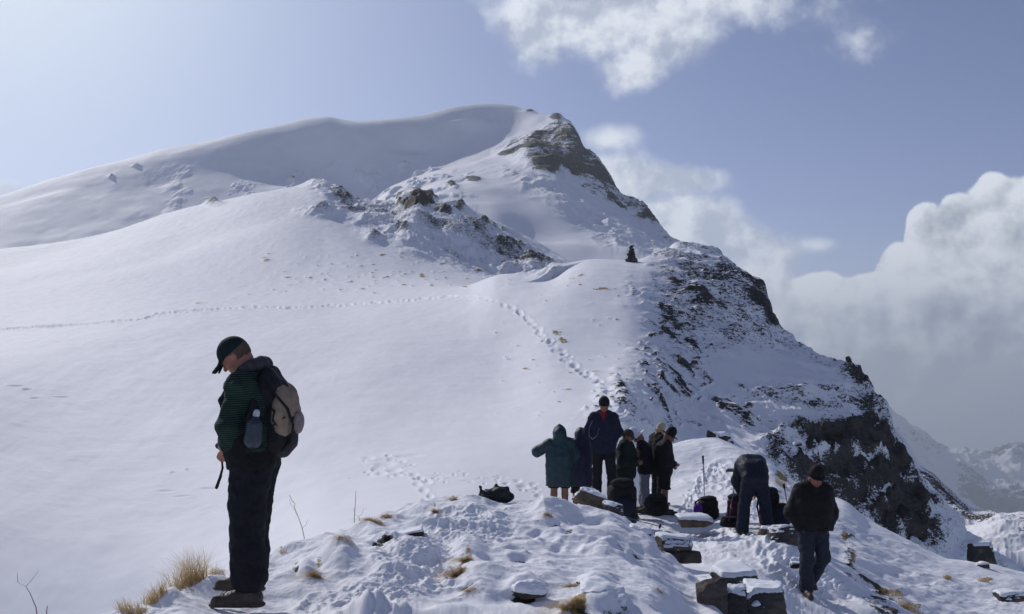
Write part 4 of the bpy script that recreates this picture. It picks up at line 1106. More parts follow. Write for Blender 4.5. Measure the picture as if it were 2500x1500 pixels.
# the man in front, hands at his belt, looking down
def front_man():
    J = base_joints()
    J.update(head=(.085, 0, 1.60), hf=(.76, .03, -.64), neck=(-.005, 0, 1.475), chest=(-.02, 0, 1.31), waist=(.0, 0, 1.09), pel=(-.035, 0, .95),
             shL=(.01, .175, 1.42), elL=(.060, .235, 1.16), wrL=(.095, .150, 1.035), shR=(.02, -.175, 1.42), elR=(.04, -.23, 1.16), wrR=(.13, -.12, 1.045),
             hdirL=(.45, -.25, -.85), hdirR=(.45, .25, -.85), hipL=(-.035, .09, .90), hipR=(-.035, -.09, .90), kneeL=(-.015, .11, .49), kneeR=(.01, -.12, .50),
             ankL=(-.04, .12, .085), ankR=(.03, -.16, .12), toeL=(1, .05), toeR=(1, -.1))
    stripes = cloth('striped_fleece', (.008, .020, .014), stripes=((.052, .088, .074), .014), sc=14, var=.4)
    def hooded(root, J, v):
        jacket(stripes, .030, hem=1.0, belly=.035, baggy=.014, seed=11, wr=.016)(root, J, v)
        f = Field((-.25, -.25, 1.3), (.2, .25, 1.7), v)                     # the folded hood lying on the neck
        f.chain([(.055, .09, 1.485, .024), (-.02, .10, 1.535, .036), (-.09, .05, 1.555, .045), (-.09, -.05, 1.555, .045), (-.02, -.10, 1.535, .036), (.055, -.09, 1.485, .024)], .03)
        f.wrinkle(.010, .05, 8); f.obj('hood', cloth('grey_hood', (.055, .055, .065)), root, smooth=1)
        f = Field((-.25, -.3, .80), (.3, .3, 1.25), v)                       # dark belt and fleece hem
        for s in (1, -1): f.cap((-.03, .075 * s, .93), (-.012, .075 * s, 1.08), .160, .168, .04)
        f.cut((0, 0, -1), -.87); f.cut((0, -.1, 1), 1.10); f.wrinkle(.014, .07, 9)
        f.obj('belt', black, root, smooth=1)
    loc = P3(608, 1467, 6.32)
    r = person('stout man in striped green fleece and cap standing nearest, looking down on the snowy edge', loc, 180, J, .0075, top=hooded,
               bottom=trousers(dark, .050, .74, .030, seed=14), hat=cap_hat(cloth('green_cap', (.010, .020, .024))), hair=cloth('grey_hair', (.11, .075, .06), sc=80),
               skinc=skin('ruddy_skin', (.40, .17, .12)))
    def lp(s, h, y=0): return (-(s), y, h)
    q = lambda px, py: (-(px - 600) * .00264, (1481 - py) * .00264)
    # laces on the near boot
    f = Field((-.1, -.05, 0), (.3, .3, .3), .004)
    for i in range(5):
        x = .03 + i * .022; f.cap((x, .065, .135 - i * .013), (x + .012, .155, .130 - i * .013), .0035, .0035, .002)
    f.chain([(.06, .16, .13, .003), (.12, .19, .10, .003), (.16, .18, .04, .003)], .002)
    f.obj('boot_lace', black, r, smooth=0)
    # rucksack on his back: a thing of its own
    b = thing('backpack', 'big black and tan backpack worn by the man in the striped fleece', 'backpack', loc + Vector((-.02, 0, 0)), R(180))
    bk = cloth('black_pack_cloth', (.010, .010, .013), rough=.7, spec=.3); tan = cloth('tan_pack_cloth', (.27, .205, .15), sc=18, var=.18)
    rot = np.array(Matrix.Rotation(R(8), 3, 'Y'))
    f = Field((-.62, -.25, .88), (.1, .25, 1.60), .008)
    f.box((-.25, 0, 1.24), (.135, .165, .275), .10, .03, rot)
    f.ell((-.33, 0, 1.20), (.15, .155, .26), .05); f.ell((-.12, 0, 1.20), (.095, .285, .23), .04)
    f.ell((-.31, 0, 1.06), (.17, .155, .10), .05)
    f.chain([(-.14, .10, 1.45, .04), (-.22, .08, 1.50, .06), (-.22, -.08, 1.50, .06), (-.14, -.10, 1.45, .04)], .04)
    f.wrinkle(.012, .10, 21); f.wrinkle(.005, .04, 22)
    f.obj('main_sack', bk, b, smooth=1)
    f = Field((-.65, -.25, 1.0), (.0, .25, 1.60), .008)
    f.ell((-.345, .055, 1.235), (.115, .135, .195), .03, np.array(Matrix.Rotation(R(14), 3, 'Y')))
    f.ell((-.375, -.03, 1.235), (.125, .13, .21), .03); f.cap((-.23, .07, 1.505), (-.40, .05, 1.34), .05, .05, .05)
    f.cap((-.22, -.06, 1.52), (-.40, -.05, 1.36), .045, .05, .05)
    f.wrinkle(.012, .07, 25); f.wrinkle(.005, .03, 26)
    f.obj('front_panel', tan, b, smooth=1)
    f = Field((-.65, -.2, 1.0), (-.3, .2, 1.35), .008)
    f.ell((-.485, -.02, 1.185), (.055, .10, .085), .03); f.wrinkle(.006, .05, 27)
    f.obj('pocket', cloth('pale_pocket_cloth', (.26, .20, .19)), b, smooth=1)
    f = Field((-.65, -.25, .9), (.0, .28, 1.6), .006)
    f.chain([(-.20, .165, 1.46, .010), (-.33, .165, 1.38, .010), (-.44, .135, 1.28, .012), (-.485, .12, 1.17, .012), (-.46, .12, 1.06, .012), (-.38, .13, 1.0, .010)], .006)
    f.chain([(-.27, .185, 1.30, .008), (-.33, .19, 1.27, .008), (-.31, .19, 1.21, .008), (-.36, .18, 1.17, .007)], .006)
    f.chain([(-.28, .18, 1.16, .007), (-.37, .175, 1.20, .007), (-.42, .16, 1.23, .007)], .006)
    f.obj('compression_strap', bk, b, smooth=0)
    for s in (1, -1):
        f = Field((-.3, -.35, 1.0), (.25, .35, 1.60), .008)
        f.chain([(-.15, .10 * s, 1.47, .026), (-.05, .115 * s, 1.515, .028), (.06, .12 * s, 1.45, .026), (.115, .14 * s, 1.34, .022), (.07, .20 * s, 1.20, .018), (-.08, .19 * s, 1.12, .016)], .02)
        f.obj('shoulder_strap', bk, b, smooth=1)
    f = Field((-.3, -.3, .65), (.3, .3, 1.15), .007)
    f.chain([(-.20, .17, 1.03, .03), (-.08, .20, 1.02, .034), (.05, .19, 1.02, .026), (.155, .08, 1.03, .018), (.155, -.08, 1.03, .018), (.05, -.19, 1.02, .026), (-.2, -.17, 1.03, .03)], .02)
    f.chain([(.150, .05, 1.00, .010), (.135, .06, .88, .008), (.150, .06, .82, .010), (.175, .06, .75, .012)], .006)
    f.obj('hip_belt', bk, b, smooth=1)
    f = Field((-.3, .0, .78), (.0, .3, 1.0), .006)
    f.chain([(-.205, .10, .92, .008), (-.225, .12, .86, .012), (-.225, .12, .835, .014)], .006); f.obj('buckle', cloth('grey_plastic', (.10, .10, .11), rough=.4), b, smooth=1)
    for ch in b.children:
        n_ = len(ch.data.vertices); a_ = np.zeros(n_ * 3, np.float32); ch.data.vertices.foreach_get('co', a_); a_ = a_.reshape(-1, 3)
        a_[:, 0] = np.where(a_[:, 0] < -.05, -.05 + (a_[:, 0] + .05) * .66, a_[:, 0]); a_[:, 2] = np.where(a_[:, 2] > .9, .9 + (a_[:, 2] - .9) * .955, a_[:, 2]); ch.data.vertices.foreach_set('co', a_.ravel()); ch.data.update()
    f = Field((-.35, .05, .95), (.1, .35, 1.35), .007)
    f.cap((-.065, .225, 1.06), (-.075, .225, 1.150), .056, .050, .01); f.cap((-.078, .225, 1.17), (-.085, .225, 1.205), .030, .020, .01)
    f.cap((-.085, .225, 1.215), (-.092, .225, 1.235), .018, .016, .004)
    o = f.obj('water_bottle', cloth('blue_grey_bottle', (.022, .034, .052), rough=.35, spec=.5), None, off=(-.065, .225, 1.01), smooth=1)
    o.location = loc + Vector((.105, -.300, 1.03)); o.rotation_euler = (0, 0, R(180))
    tag(o, 'blue grey water bottle tucked beside the big tan backpack', 'bottle')
    f = Field((-.11, .17, 1.19), (-.06, .28, 1.28), .004)
    f.cap((-.087, .225, 1.218), (-.090, .225, 1.232), .022, .020, .003); l = f.obj('bottle_lid', cloth('pale_plastic', (.5, .52, .55), rough=.4), o, off=(-.065, .225, 1.01), smooth=1)
HS = 1.0
front_man()
HS = 1.10
def ground_pt(px, D, lift=0.0):
    x = (px - 1250) / F * D
    return Vector((x, D, max(HL.z_at(x, D), RL.z_at(x, D) if px > 1255 else -99, GL.z_at(x, D)) + lift))

def person_teal():
    J = base_joints()
    J.update(head=(.05, 0, 1.59), hf=(.75, 0, -.6), elL=(.10, .40, 1.27), wrL=(.26, .12, 1.36), shL=(.02, .18, 1.42), elR=(.10, -.28, 1.22), wrR=(.26, -.08, 1.34), hdirL=(.4, -.8, .3), hdirR=(.4, .8, .3),
             ankL=(-.02, .12, .09), ankR=(-.02, -.10, .09))
    m = cloth('teal_waterproof', (.009, .034, .042), rough=.6, spec=.4, var=.15)
    def top(root, J, v):
        lo, hi = bounds(J); f = Field(lo, hi, v)
        f.skirt([(-.02, -.01, .66, .20, .26), (-.02, 0, .9, .20, .255), (-.02, 0, 1.2, .19, .25), (0, 0, 1.38, .15, .22), (0, 0, 1.50, .08, .11)], .04, .035, 2)
        arms(f, J, .035, .04, .95, .02)
        c, hf, sd_, up = head_frame(J); Rm = np.stack([hf, sd_, up], 1) / HS ** 2
        f.ell(c - hf * .02 + up * .02, (.125, .112, .14), .05, Rm); f.cap(c - up * .05 - hf * .04, J['neck'], .11, .12, .06); f.cap(c + (0, 0, .10), c + (-.02, 0, .165), .06, .025, .04)
        f.ell(c + hf * .13 - up * .01, (.10, .068, .095), .02, Rm, sub=True)
        f.wrinkle(.016, .12, 31, (1, 1, 1.4)); f.obj('cape', m, root, smooth=1)
    person('person in long teal hooded cape and shorts with bare calves, back turned', ground_pt(1366, 18.1), 92, J, .013, top=top,
           bottom=trousers(black, .035, .20, .02, 'shorts', cutz=.62), skinc=skin('bare_leg_skin', (.20, .095, .07)), scale=1.035)
def person_purple():
    J = base_joints()
    J.update(head=(.07, 0, 1.57), hf=(.7, 0, -.65), elL=(.10, .26, 1.20), wrL=(.28, .10, 1.26), elR=(.10, -.26, 1.20), wrR=(.28, -.10, 1.26), hdirL=(.4, -.8, .3), hdirR=(.4, .8, .3))
    m = cloth('violet_waterproof', (.012, .012, .052), rough=.6, spec=.4, var=.2)
    def top(root, J, v):
        lo, hi = bounds(J); f = Field(lo, hi, v)
        f.skirt([(-.02, -.03, .62, .17, .24), (-.02, 0, .9, .18, .22), (-.02, 0, 1.2, .17, .22), (0, 0, 1.36, .15, .20), (0, 0, 1.48, .08, .10)], .04, .04, 5)
        arms(f, J, .035, .04, .95, .02)
        c, hf, sd_, up = head_frame(J); Rm = np.stack([hf, sd_, up], 1) / HS ** 2
        f.ell(c - hf * .02 + up * .02, (.125, .115, .135), .05, Rm); f.cap(c - up * .05 - hf * .04, J['neck'], .11, .12, .06)
        f.ell(c + hf * .13 - up * .01, (.10, .068, .095), .02, Rm, sub=True)
        f.wrinkle(.016, .12, 37, (1, 1, 1.4)); f.obj('cape', m, root, smooth=1)
    person('person in dark violet hooded cape standing between the teal cape and the tall man', ground_pt(1418, 18.6), 80, J, .014, top=top,
           bottom=trousers(black, .04, .22, .02, 'shorts', cutz=.47), skinc=skin('bare_leg_skin'), scale=1.0)
def person_tall():
    J = base_joints()
    J.update(head=(.06, .01, 1.66), hf=(.86, .10, -.5), elL=(-.06, .27, 1.17), wrL=(.08, .17, 1.01), elR=(-.06, -.27, 1.17), wrR=(.08, -.17, 1.01), hdirL=(.1, -.5, -.8), hdirR=(.1, .5, -.8),
             ankL=(.02, .17, .09), ankR=(-.05, -.12, .09), kneeL=(.06, .14, .5), kneeR=(.02, -.11, .5), toeL=(1, .3), toeR=(1, -.3))
    def ex(root, J, v):
        f = Field((-.1, -.15, 1.3), (.3, .15, 1.6), .009)
        f.cap((.10, 0, 1.34), (.075, 0, 1.48), .045, .05, .02); f.cap((.06, .05, 1.50), (.06, -.05, 1.50), .04, .04, .02)
        f.obj('shirt', cloth('red_shirt', (.16, .015, .02)), root, smooth=1)
        f = Field((.0, -.4, .9), (.4, -.0, 1.45), .007)
        f.chain([(.13, -.20, 1.38, .006), (.17, -.26, 1.25, .006), (.20, -.26, 1.12, .007), (.20, -.20, 1.06, .008), (.19, -.12, 1.12, .006), (.17, -.08, 1.25, .006)], .005)
        f.obj('cord', cloth('grey_cord', (.16, .17, .24)), root, smooth=0)
    person('tall man in black beanie and navy jacket over a red collar looking down', ground_pt(1473, 18.0), -93, J, .012, top=jacket(navy, .042, hem=.80, belly=.01, baggy=.018, seed=41),
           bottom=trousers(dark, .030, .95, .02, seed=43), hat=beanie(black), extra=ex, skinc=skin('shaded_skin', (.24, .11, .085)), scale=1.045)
def person_capped():
    J = base_joints()
    J.update(head=(.04, 0, 1.64), hf=(.9, -.1, -.35), elL=(.02, .26, 1.18), wrL=(.22, .12, 1.14), elR=(.02, -.26, 1.18), wrR=(.24, -.10, 1.12), hdirL=(.9, -.4, .1), hdirR=(.9, .4, .1))
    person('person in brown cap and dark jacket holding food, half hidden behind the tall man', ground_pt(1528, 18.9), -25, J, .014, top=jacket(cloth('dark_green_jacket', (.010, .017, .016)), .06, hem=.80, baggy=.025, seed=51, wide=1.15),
           bottom=trousers(cloth('olive_trousers', (.030, .028, .014)), .035, .95, .02), hat=cap_hat(cloth('brown_cap', (.05, .04, .035))), skinc=skin('shaded_skin'), hair=cloth('brown_hair', (.05, .035, .025)), scale=.985)
def person_white_hat():
    J = base_joints()
    J.update(head=(.13, 0, 1.545), hf=(.72, 0, -.65), neck=(.06, 0, 1.40), chest=(.02, 0, 1.25), waist=(.0, 0, 1.08), pel=(-.02, 0, .96), shL=(.03, .17, 1.36), shR=(.03, -.17, 1.36),
             elL=(.03, .25, 1.10), wrL=(.22, .14, 1.06), elR=(.03, -.25, 1.10), wrR=(.22, -.14, 1.06), hdirL=(.9, -.3, .2), hdirR=(.9, .3, .2), kneeL=(.0, .1, .5), ankL=(-.03, .1, .09), kneeR=(.02, -.1, .5), ankR=(.04, -.11, .09))
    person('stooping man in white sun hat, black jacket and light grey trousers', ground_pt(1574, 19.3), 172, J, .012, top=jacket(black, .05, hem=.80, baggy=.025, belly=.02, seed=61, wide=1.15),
           bottom=trousers(cloth('light_grey_trousers', (.17, .17, .21)), .035, .72, .02, seed=63), hat=brim_hat(cloth('white_hat', (.75, .74, .82), sc=15, var=.08), .170, .125, .02), skinc=skin('shaded_skin'), scale=.97)
def person_cream_hat():
    J = base_joints()
    J.update(head=(.04, 0, 1.56), hf=(.8, .2, -.5))
    person('person in round cream hat hidden behind the man in the black hat', ground_pt(1606, 20.4), 25, J, .015, top=jacket(black, .04, hem=.85, seed=71),
           bottom=trousers(dark, .03), hat=brim_hat(cloth('cream_hat', (.42, .36, .26)), .115, .115, .03), scale=.985)
def person_black_hat():
    J = base_joints()
    J.update(head=(.10, 0, 1.56), hf=(.84, 0, -.48), neck=(.04, 0, 1.43), shL=(.02, .17, 1.39), shR=(.02, -.17, 1.39), elL=(.0, .25, 1.12), wrL=(.16, .16, .98), elR=(.02, -.25, 1.10), wrR=(.20, -.12, 1.04), hdirL=(.7, -.3, -.5), hdirR=(.8, .3, -.3),
             ankL=(-.04, .10, .09), ankR=(.04, -.10, .09))
    person('man in wide black hat and black jacket with dark shorts and bare shins', ground_pt(1621, 19.2), -8, J, .012, top=jacket(black, .06, hem=.78, baggy=.025, belly=.03, seed=81, wide=1.15),
           bottom=trousers(black, .045, .12, .02, 'shorts', seed=83, cutz=.52), hat=brim_hat(cloth('black_felt', (.012, .011, .012)), .165, .12, .0), skinc=skin('bare_leg_skin'), scale=.975)
def person_bending():
    J = base_joints()
    J.update(pel=(-.05, 0, .93), waist=(.06, 0, 1.05), chest=(.26, 0, 1.13), neck=(.42, 0, 1.10), head=(.53, 0, 1.00), hf=(.25, 0, -1), shL=(.33, .17, 1.09), shR=(.33, -.17, 1.09),
             elL=(.42, .20, .82), wrL=(.50, .13, .60), elR=(.42, -.20, .82), wrR=(.50, -.13, .60), hdirL=(.3, -.2, -.9), hdirR=(.3, .2, -.9), hipL=(-.04, .09, .89), hipR=(-.04, -.09, .89),
             kneeL=(.0, .17, .48), ankL=(-.02, .20, .09), kneeR=(.0, -.17, .48), ankR=(-.02, -.21, .09), toeL=(1, .2), toeR=(1, -.2))
    person('person in dark blue jacket and trousers bending right over beside the packs', ground_pt(1842, 16.4), 88, J, .012, top=jacket(cloth('dark_blue_jacket', (.010, .016, .028), rough=.6), .045, hem=None, collar=False, baggy=.03, belly=.02, seed=91, wide=1.0),
           bottom=trousers(cloth('blue_black_trousers', (.013, .016, .032)), .040, .95, .025, seed=93), hat=beanie(black), scale=1.03)
def person_walking():
    J = base_joints()
    J.update(head=(.07, .01, 1.62), hf=(.86, .12, -.48), chest=(.02, 0, 1.30), elL=(-.05, .27, 1.14), wrL=(.06, .20, .95), elR=(-.05, -.27, 1.14), wrR=(.06, -.19, .95), hdirL=(.2, -.3, -.9), hdirR=(.2, .3, -.9),
             hipL=(0, .09, .93), hipR=(0, -.09, .93), kneeL=(.06, .13, .52), ankL=(-.16, .03, .16), kneeR=(.09, -.12, .50), ankR=(.08, -.12, .09), toeL=(1, -.1), toeR=(1, -.1))
    J['footL'] = .07
    person('man in black padded jacket and grey blue trousers walking down the trodden path', ground_pt(1984, 13.5), -86, J, .010, top=jacket(cloth('black_padded_jacket', (.012, .011, .012), rough=.75), .075, hem=.90, baggy=.025, belly=.03, seed=95),
           bottom=trousers(cloth('grey_blue_trousers', (.028, .033, .048)), .036, .97, .022, seed=97), hat=brim_hat(cloth('black_felt', (.012, .011, .012)), .118, .10, .0), skinc=skin('flushed_skin', (.30, .10, .07)), scale=1.0)
for fn in (person_teal, person_purple, person_tall, person_capped, person_white_hat, person_cream_hat, person_black_hat, person_bending, person_walking): fn()

# ================= rucksacks and bags =================
def pack(label, loc, w, h, d, mat, rz=0, lean=0, top=None, seed=1, cat='backpack', straps=True, pocket=None):
    b = thing('backpack', label, cat, loc, R(rz), 'packs left on the snow')
    v = .010
    f = Field((-d, -w, -.02), (d, w, h * 1.2), v)
    f.box((lean * .5, 0, h * .45), (d * .42, w * .46, h * .46), min(d, w) * .28, .03)
    f.ell((lean * .3, 0, h * .20), (d * .5, w * .52, h * .24), .04)
    f.wrinkle(.022, .13, seed); f.wrinkle(.009, .045, seed + 1); f.obj('main_sack', mat, b, smooth=1)
    f = Field((-d, -w, h * .6), (d, w, h * 1.3), v)
    f.ell((lean, 0, h * .93), (d * .42, w * .42, h * .12), .03); f.wrinkle(.012, .08, seed + 3); f.obj('lid', top or mat, b, smooth=1)
    f = Field((0, -w, 0), (d * 1.2, w, h), v)
    f.ell((d * .42 + lean * .4, 0, h * .42), (d * .22, w * .32, h * .26), .03); f.wrinkle(.010, .06, seed + 5); f.obj('pocket', pocket or mat, b, smooth=1)
    if straps:
        for s in (1, -1):
            f = Field((-d * 1.3, -w, 0), (d, w, h * 1.3), v)
            f.chain([(-d * .35 + lean, .08 * s, h * .90, .014), (-d * .75, .10 * s, h * .72, .018), (-d * .80, .12 * s, h * .45, .018), (-d * .42, .13 * s, h * .15, .012)], .01)
            f.obj('strap', black, b, smooth=0)
    return b
violet = cloth('violet_pack', (.075, .020, .14)); maroon = cloth('maroon_pack', (.045, .012, .028)); blueblack = cloth('blue_black_pack', (.010, .013, .026)); green = cloth('green_pack', (.013, .028, .020))
pack('large black backpack leaning on the back of the snowy knoll under the tall man', P3(1518, 1281, 14.2), .44, .66, .34, black, -80, .03, seed=101, pocket=blueblack)
pack('black and green backpack standing at the feet of the man in the wide black hat', P3(1603, 1258, 18.3), .42, .40, .30, black, -70, 0, green, 111)
pack('rounded black backpack with purple side by the upright trekking pole', P3(1729, 1268, 19.0), .42, .44, .34, black, -60, 0, black, 121, pocket=black)
o = Field((-.2, -.2, 0), (.2, .2, .4), .01); o.ell((0, 0, .15), (.09, .08, .12), .03); o.ell((.02, .05, .09), (.08, .08, .09), .03); o.wrinkle(.022, .07, 5)
o = o.obj('stuff_sack', cloth('bright_purple', (.10, .03, .20)), None, smooth=1); o.location = P3(1705, 1262, 18.9); tag(o, 'small bright purple sack against the left side of the rounded pack', 'bag', 'packs left on the snow')
pack('maroon backpack left of the bending person', P3(1795, 1277, 17.3), .32, .50, .28, maroon, -100, 0, blueblack, 131)
pack('tall black backpack right of the bending person', P3(1878, 1283, 17.2), .36, .66, .30, black, -80, .02, blueblack, 141)
pack('small dark blue backpack slumped right of the tall black one', P3(1907, 1281, 17.0), .34, .36, .28, blueblack, -60, .0, black, 151)
pack('flat black bag lying left of the maroon backpack', P3(1781, 1286, 16.9), .34, .17, .26, black, -80, 0, None, 161, straps=False, cat='bag')
def heap():
    f = Field((-.30, -.2, -.05), (.30, .2, .40), .009)
    f.chain([(-.20, 0, .02, .05), (-.08, 0, .07, .07), (.05, 0, .08, .09), (.17, 0, .05, .06)], .04)
    f.chain([(-.15, 0, .08, .025), (-.165, 0, .17, .018), (-.19, 0, .215, .014)], .02); f.chain([(.0, 0, .12, .04), (.02, 0, .18, .022)], .02); f.chain([(.13, .02, .09, .04), (.15, 0, .15, .025)], .02)
    f.wrinkle(.025, .10, 171); f.wrinkle(.010, .04, 172)
    o = f.obj('crumpled_jacket', cloth('black_crumpled_cloth', (.014, .014, .017), rough=.6, spec=.3), None, smooth=1)
    p = GL.at(1208, 1222); o.location = p + Vector((0, 0, -.015))
    tag(o, 'crumpled black jacket with a strap sticking up on the crest of the snowy knoll', 'jacket')
heap()

# ================= trekking poles =================
def pole(label, a, b, rod, grip=True):
    a, b = Vector(a), Vector(b); d = (b - a); L = d.length; n = d.normalized()
    root = thing('trekking_pole', label, 'pole', a, 0, 'trekking poles')
    root.rotation_euler = n.to_track_quat('Z', 'Y').to_euler()
    def tube(name, z0, z1, r0, r1, m, k=10):
        t = np.linspace(0, 2 * math.pi, k, endpoint=False)
        zs = [(z0, 0), (z0, r0), (z1, r1), (z1, 0)]
        v = [(r * math.cos(q), r * math.sin(q), z) for z, r in zs for q in t]
        fs = [(i * k + j, i * k + (j + 1) % k, (i + 1) * k + (j + 1) % k, (i + 1) * k + j) for i in range(3) for j in range(k)]
        return new_mesh(name, v, fs, m, root)
    tube('lower_shaft', .0, L * .5, .006, .007, rod); tube('upper_shaft', L * .5, L * .88, .0095, .0095, rod)
    tube('basket', .05, .06, .035, .03, black)
    if grip: tube('grip', L * .86, L, .016, .021, black)
rodg = cloth('grey_rod', (.06, .06, .07), rough=.35, spec=.6, var=.1); rodb = cloth('blue_rod', (.02, .03, .11), rough=.35, spec=.6, var=.1)
pole('thin grey trekking pole planted upright behind the purple sided pack', P3(1722, 1256, 19.4), P3(1716, 1113, 19.4), rodg)
pole('trekking pole with black grip leaning between the packs and the walking man', P3(1928, 1262, 16.9), P3(1913, 1182, 16.9), rodg)
pole('trekking pole leaning beside the maroon backpack', P3(1779, 1272, 16.7), P3(1794, 1178, 16.9), rodg)
pole('blue trekking pole lying on the snow in front of the large black backpack', P3(1620, 1288, 13.2), P3(1500, 1256, 13.6), rodb)

# ================= rocks =================
slate = rock_mat('slate_rock', (.025, .023, .024), (.08, .07, .068)); brown = rock_mat('brown_rock', (.05, .038, .026), (.14, .11, .08)); dkr = rock_mat('dark_rock', (.016, .014, .014), (.055, .047, .045)); red = rock_mat('reddish_rock', (.035, .027, .026), (.10, .078, .07))
near = 'rocks round the knoll'
def rk(label, px, py, D, wpx, hpx, seed, dep=None, **k):
    """boulder whose face spans wpx by hpx photograph pixels, centred on (px, py) at distance D"""
    w, h = wpx / 2 / F * D, hpx / 2 / F * D
    return rock('rock', label, 'rock', P3(px, py, D), (w * 1.12, (dep or w * .8), h * 1.2), seed, group=near, **k)
rk('reddish angular boulder at the bottom edge, left of the long snow topped block', 1738, 1464, 8.6, 74, 96, 3, mat=red, blocky=.3, snow=0, n=5)
rk('dark shadowed boulder between the reddish boulder and the long block', 1797, 1474, 8.7, 62, 84, 9, mat=dkr, snow=.02, blocky=.7, n=5)
rk('long grey block with thick flat snow on top at the bottom of the path', 1868, 1470, 8.9, 132, 88, 14, dep=.30, mat=slate, snow=.045, blocky=1.0, n=5, rz=R(-8))
rk('flat snow covered slab behind the long grey block', 1790, 1408, 9.9, 120, 34, 17, dep=.35, mat=slate, snow=.05, blocky=.9, rz=R(10))
rk('upper brown block of the two stacked beside the knoll', 1648, 1327, 11.2, 108, 38, 22, dep=.22, mat=brown, snow=.035, blocky=1.0, n=5)
rk('lower dark block under the brown one beside the knoll', 1668, 1358, 11.1, 124, 32, 27, dep=.22, mat=dkr, snow=.0, blocky=1.0)
rk('tilted grey brown slab with a snow stripe in front of the violet cape', 1440, 1218, 12.6, 92, 44, 31, dep=.22, mat=brown, snow=.02, blocky=.9, tilt=(0, R(24)), n=5, thr=.75)
rk('round grey stone below the tilted slab', 1497, 1252, 12.3, 54, 46, 37, mat=slate, snow=.015, n=5)
rk('long brown slab in front of the purple sided pack', 1694, 1272, 17.0, 104, 30, 41, dep=.35, mat=brown, snow=.03, blocky=.9)
rk('grey boulder heap behind the walking man', 1915, 1310, 15.6, 84, 52, 44, mat=slate, snow=.02, n=5)
rk('small stone on the snow left of the boulder heap', 1870, 1300, 15.9, 36, 24, 45, mat=brown, snow=.02)
rk('small flat stone on the path left of the walking man', 1943, 1381, 13.8, 34, 14, 47, mat=dkr, snow=.02, blocky=.9)
rk('pointed slab standing on top of the bright snow mound', 1735, 1062, 26.6, 26, 18, 51, mat=dkr, snow=0, blocky=.8, tilt=(0, R(20)))
rk('snow capped stone on top of the bright snow mound', 1762, 1069, 26.6, 38, 18, 53, mat=dkr, snow=.06)
rk('small rightmost stone on top of the bright snow mound', 1783, 1081, 26.5, 16, 12, 55, mat=dkr, snow=.03)
rk('flat dark stone on the trampled side of the snow mound', 1785, 1148, 22.5, 34, 10, 57, mat=dkr, snow=.03, blocky=.9)
rk('flat dark rock at the right edge of the lower snow slope', 2465, 1456, 15.6, 76, 22, 61, mat=dkr, snow=.03, blocky=.7)
rk('dark block below the cliff at the right', 2395, 1352, 40, 70, 60, 63, mat=dkr, snow=.12, blocky=.8, n=5)
rk('small stone on the crest of the lower right snow slope', 2398, 1382, 21.2, 30, 12, 65, mat=dkr, snow=.04)
rk('snow topped dark stone lowest on the knoll between two hollows', 1290, 1446, 7.0, 76, 26, 72, mat=dkr, snow=.04, blocky=.15, n=5, thr=.15)
rk('dark stone in the dug hollow at the middle of the knoll', 1270, 1356, 8.3, 36, 12, 73, mat=dkr, snow=.02)
rk('dark stone half buried at the left part of the knoll near the dome of snow', 727, 1404, 7.6, 18, 34, 75, mat=dkr, snow=.05)
rk('long dark stone edge curving out of the snow at the left of the knoll', 985, 1312, 8.7, 110, 18, 77, dep=.10, mat=dkr, snow=.02, blocky=.5, tilt=(0, R(-14)), n=5)
rk('snow capped earthy clod lowest of the knoll beside the brown grass', 1470, 1462, 6.9, 110, 40, 79, dep=.2, mat=brown, snow=.06, blocky=.4, n=5, thr=.2)
rk('snow capped stone on the right shoulder of the knoll', 1560, 1312, 10.6, 56, 34, 81, mat=slate, snow=.05, thr=.3)
rk('lone dark stone casting a shadow on the slope below the cairn', 1524, 798, 47, 15, 10, 83, mat=dkr, snow=0)
rk('spike of rock on the crest of the cliff', 2072, 880, 54.8, 13, 20, 85, mat=dkr, snow=0, tilt=(0, R(-25)))
# cairn on the skyline
ca = thing('cairn', 'dark man high cairn of stacked stones on the crest of the snowy knoll', 'cairn', HL.at(1541, 640))
cs = [(0, 0, .10, .36, .26), (-.18, .05, .12, .24, .2), (.16, -.03, .14, .24, .2), (.02, 0, .30, .30, .2), (-.10, 0, .44, .22, .16), (.10, .02, .45, .20, .16), (.03, 0, .60, .24, .16), (.04, 0, .75, .20, .14), (-.02, 0, .87, .15, .12), (.06, 0, .97, .17, .09), (.30, .1, .05, .16, .14)]
for i, (x, y, z, w, h) in enumerate(cs):
    v, f = rock_shape((w * .95, w * .8, h * .65), 200 + i, 3, .6, .06)
    new_mesh('stone', v + np.array((x, y, z)), f, dkr, ca)

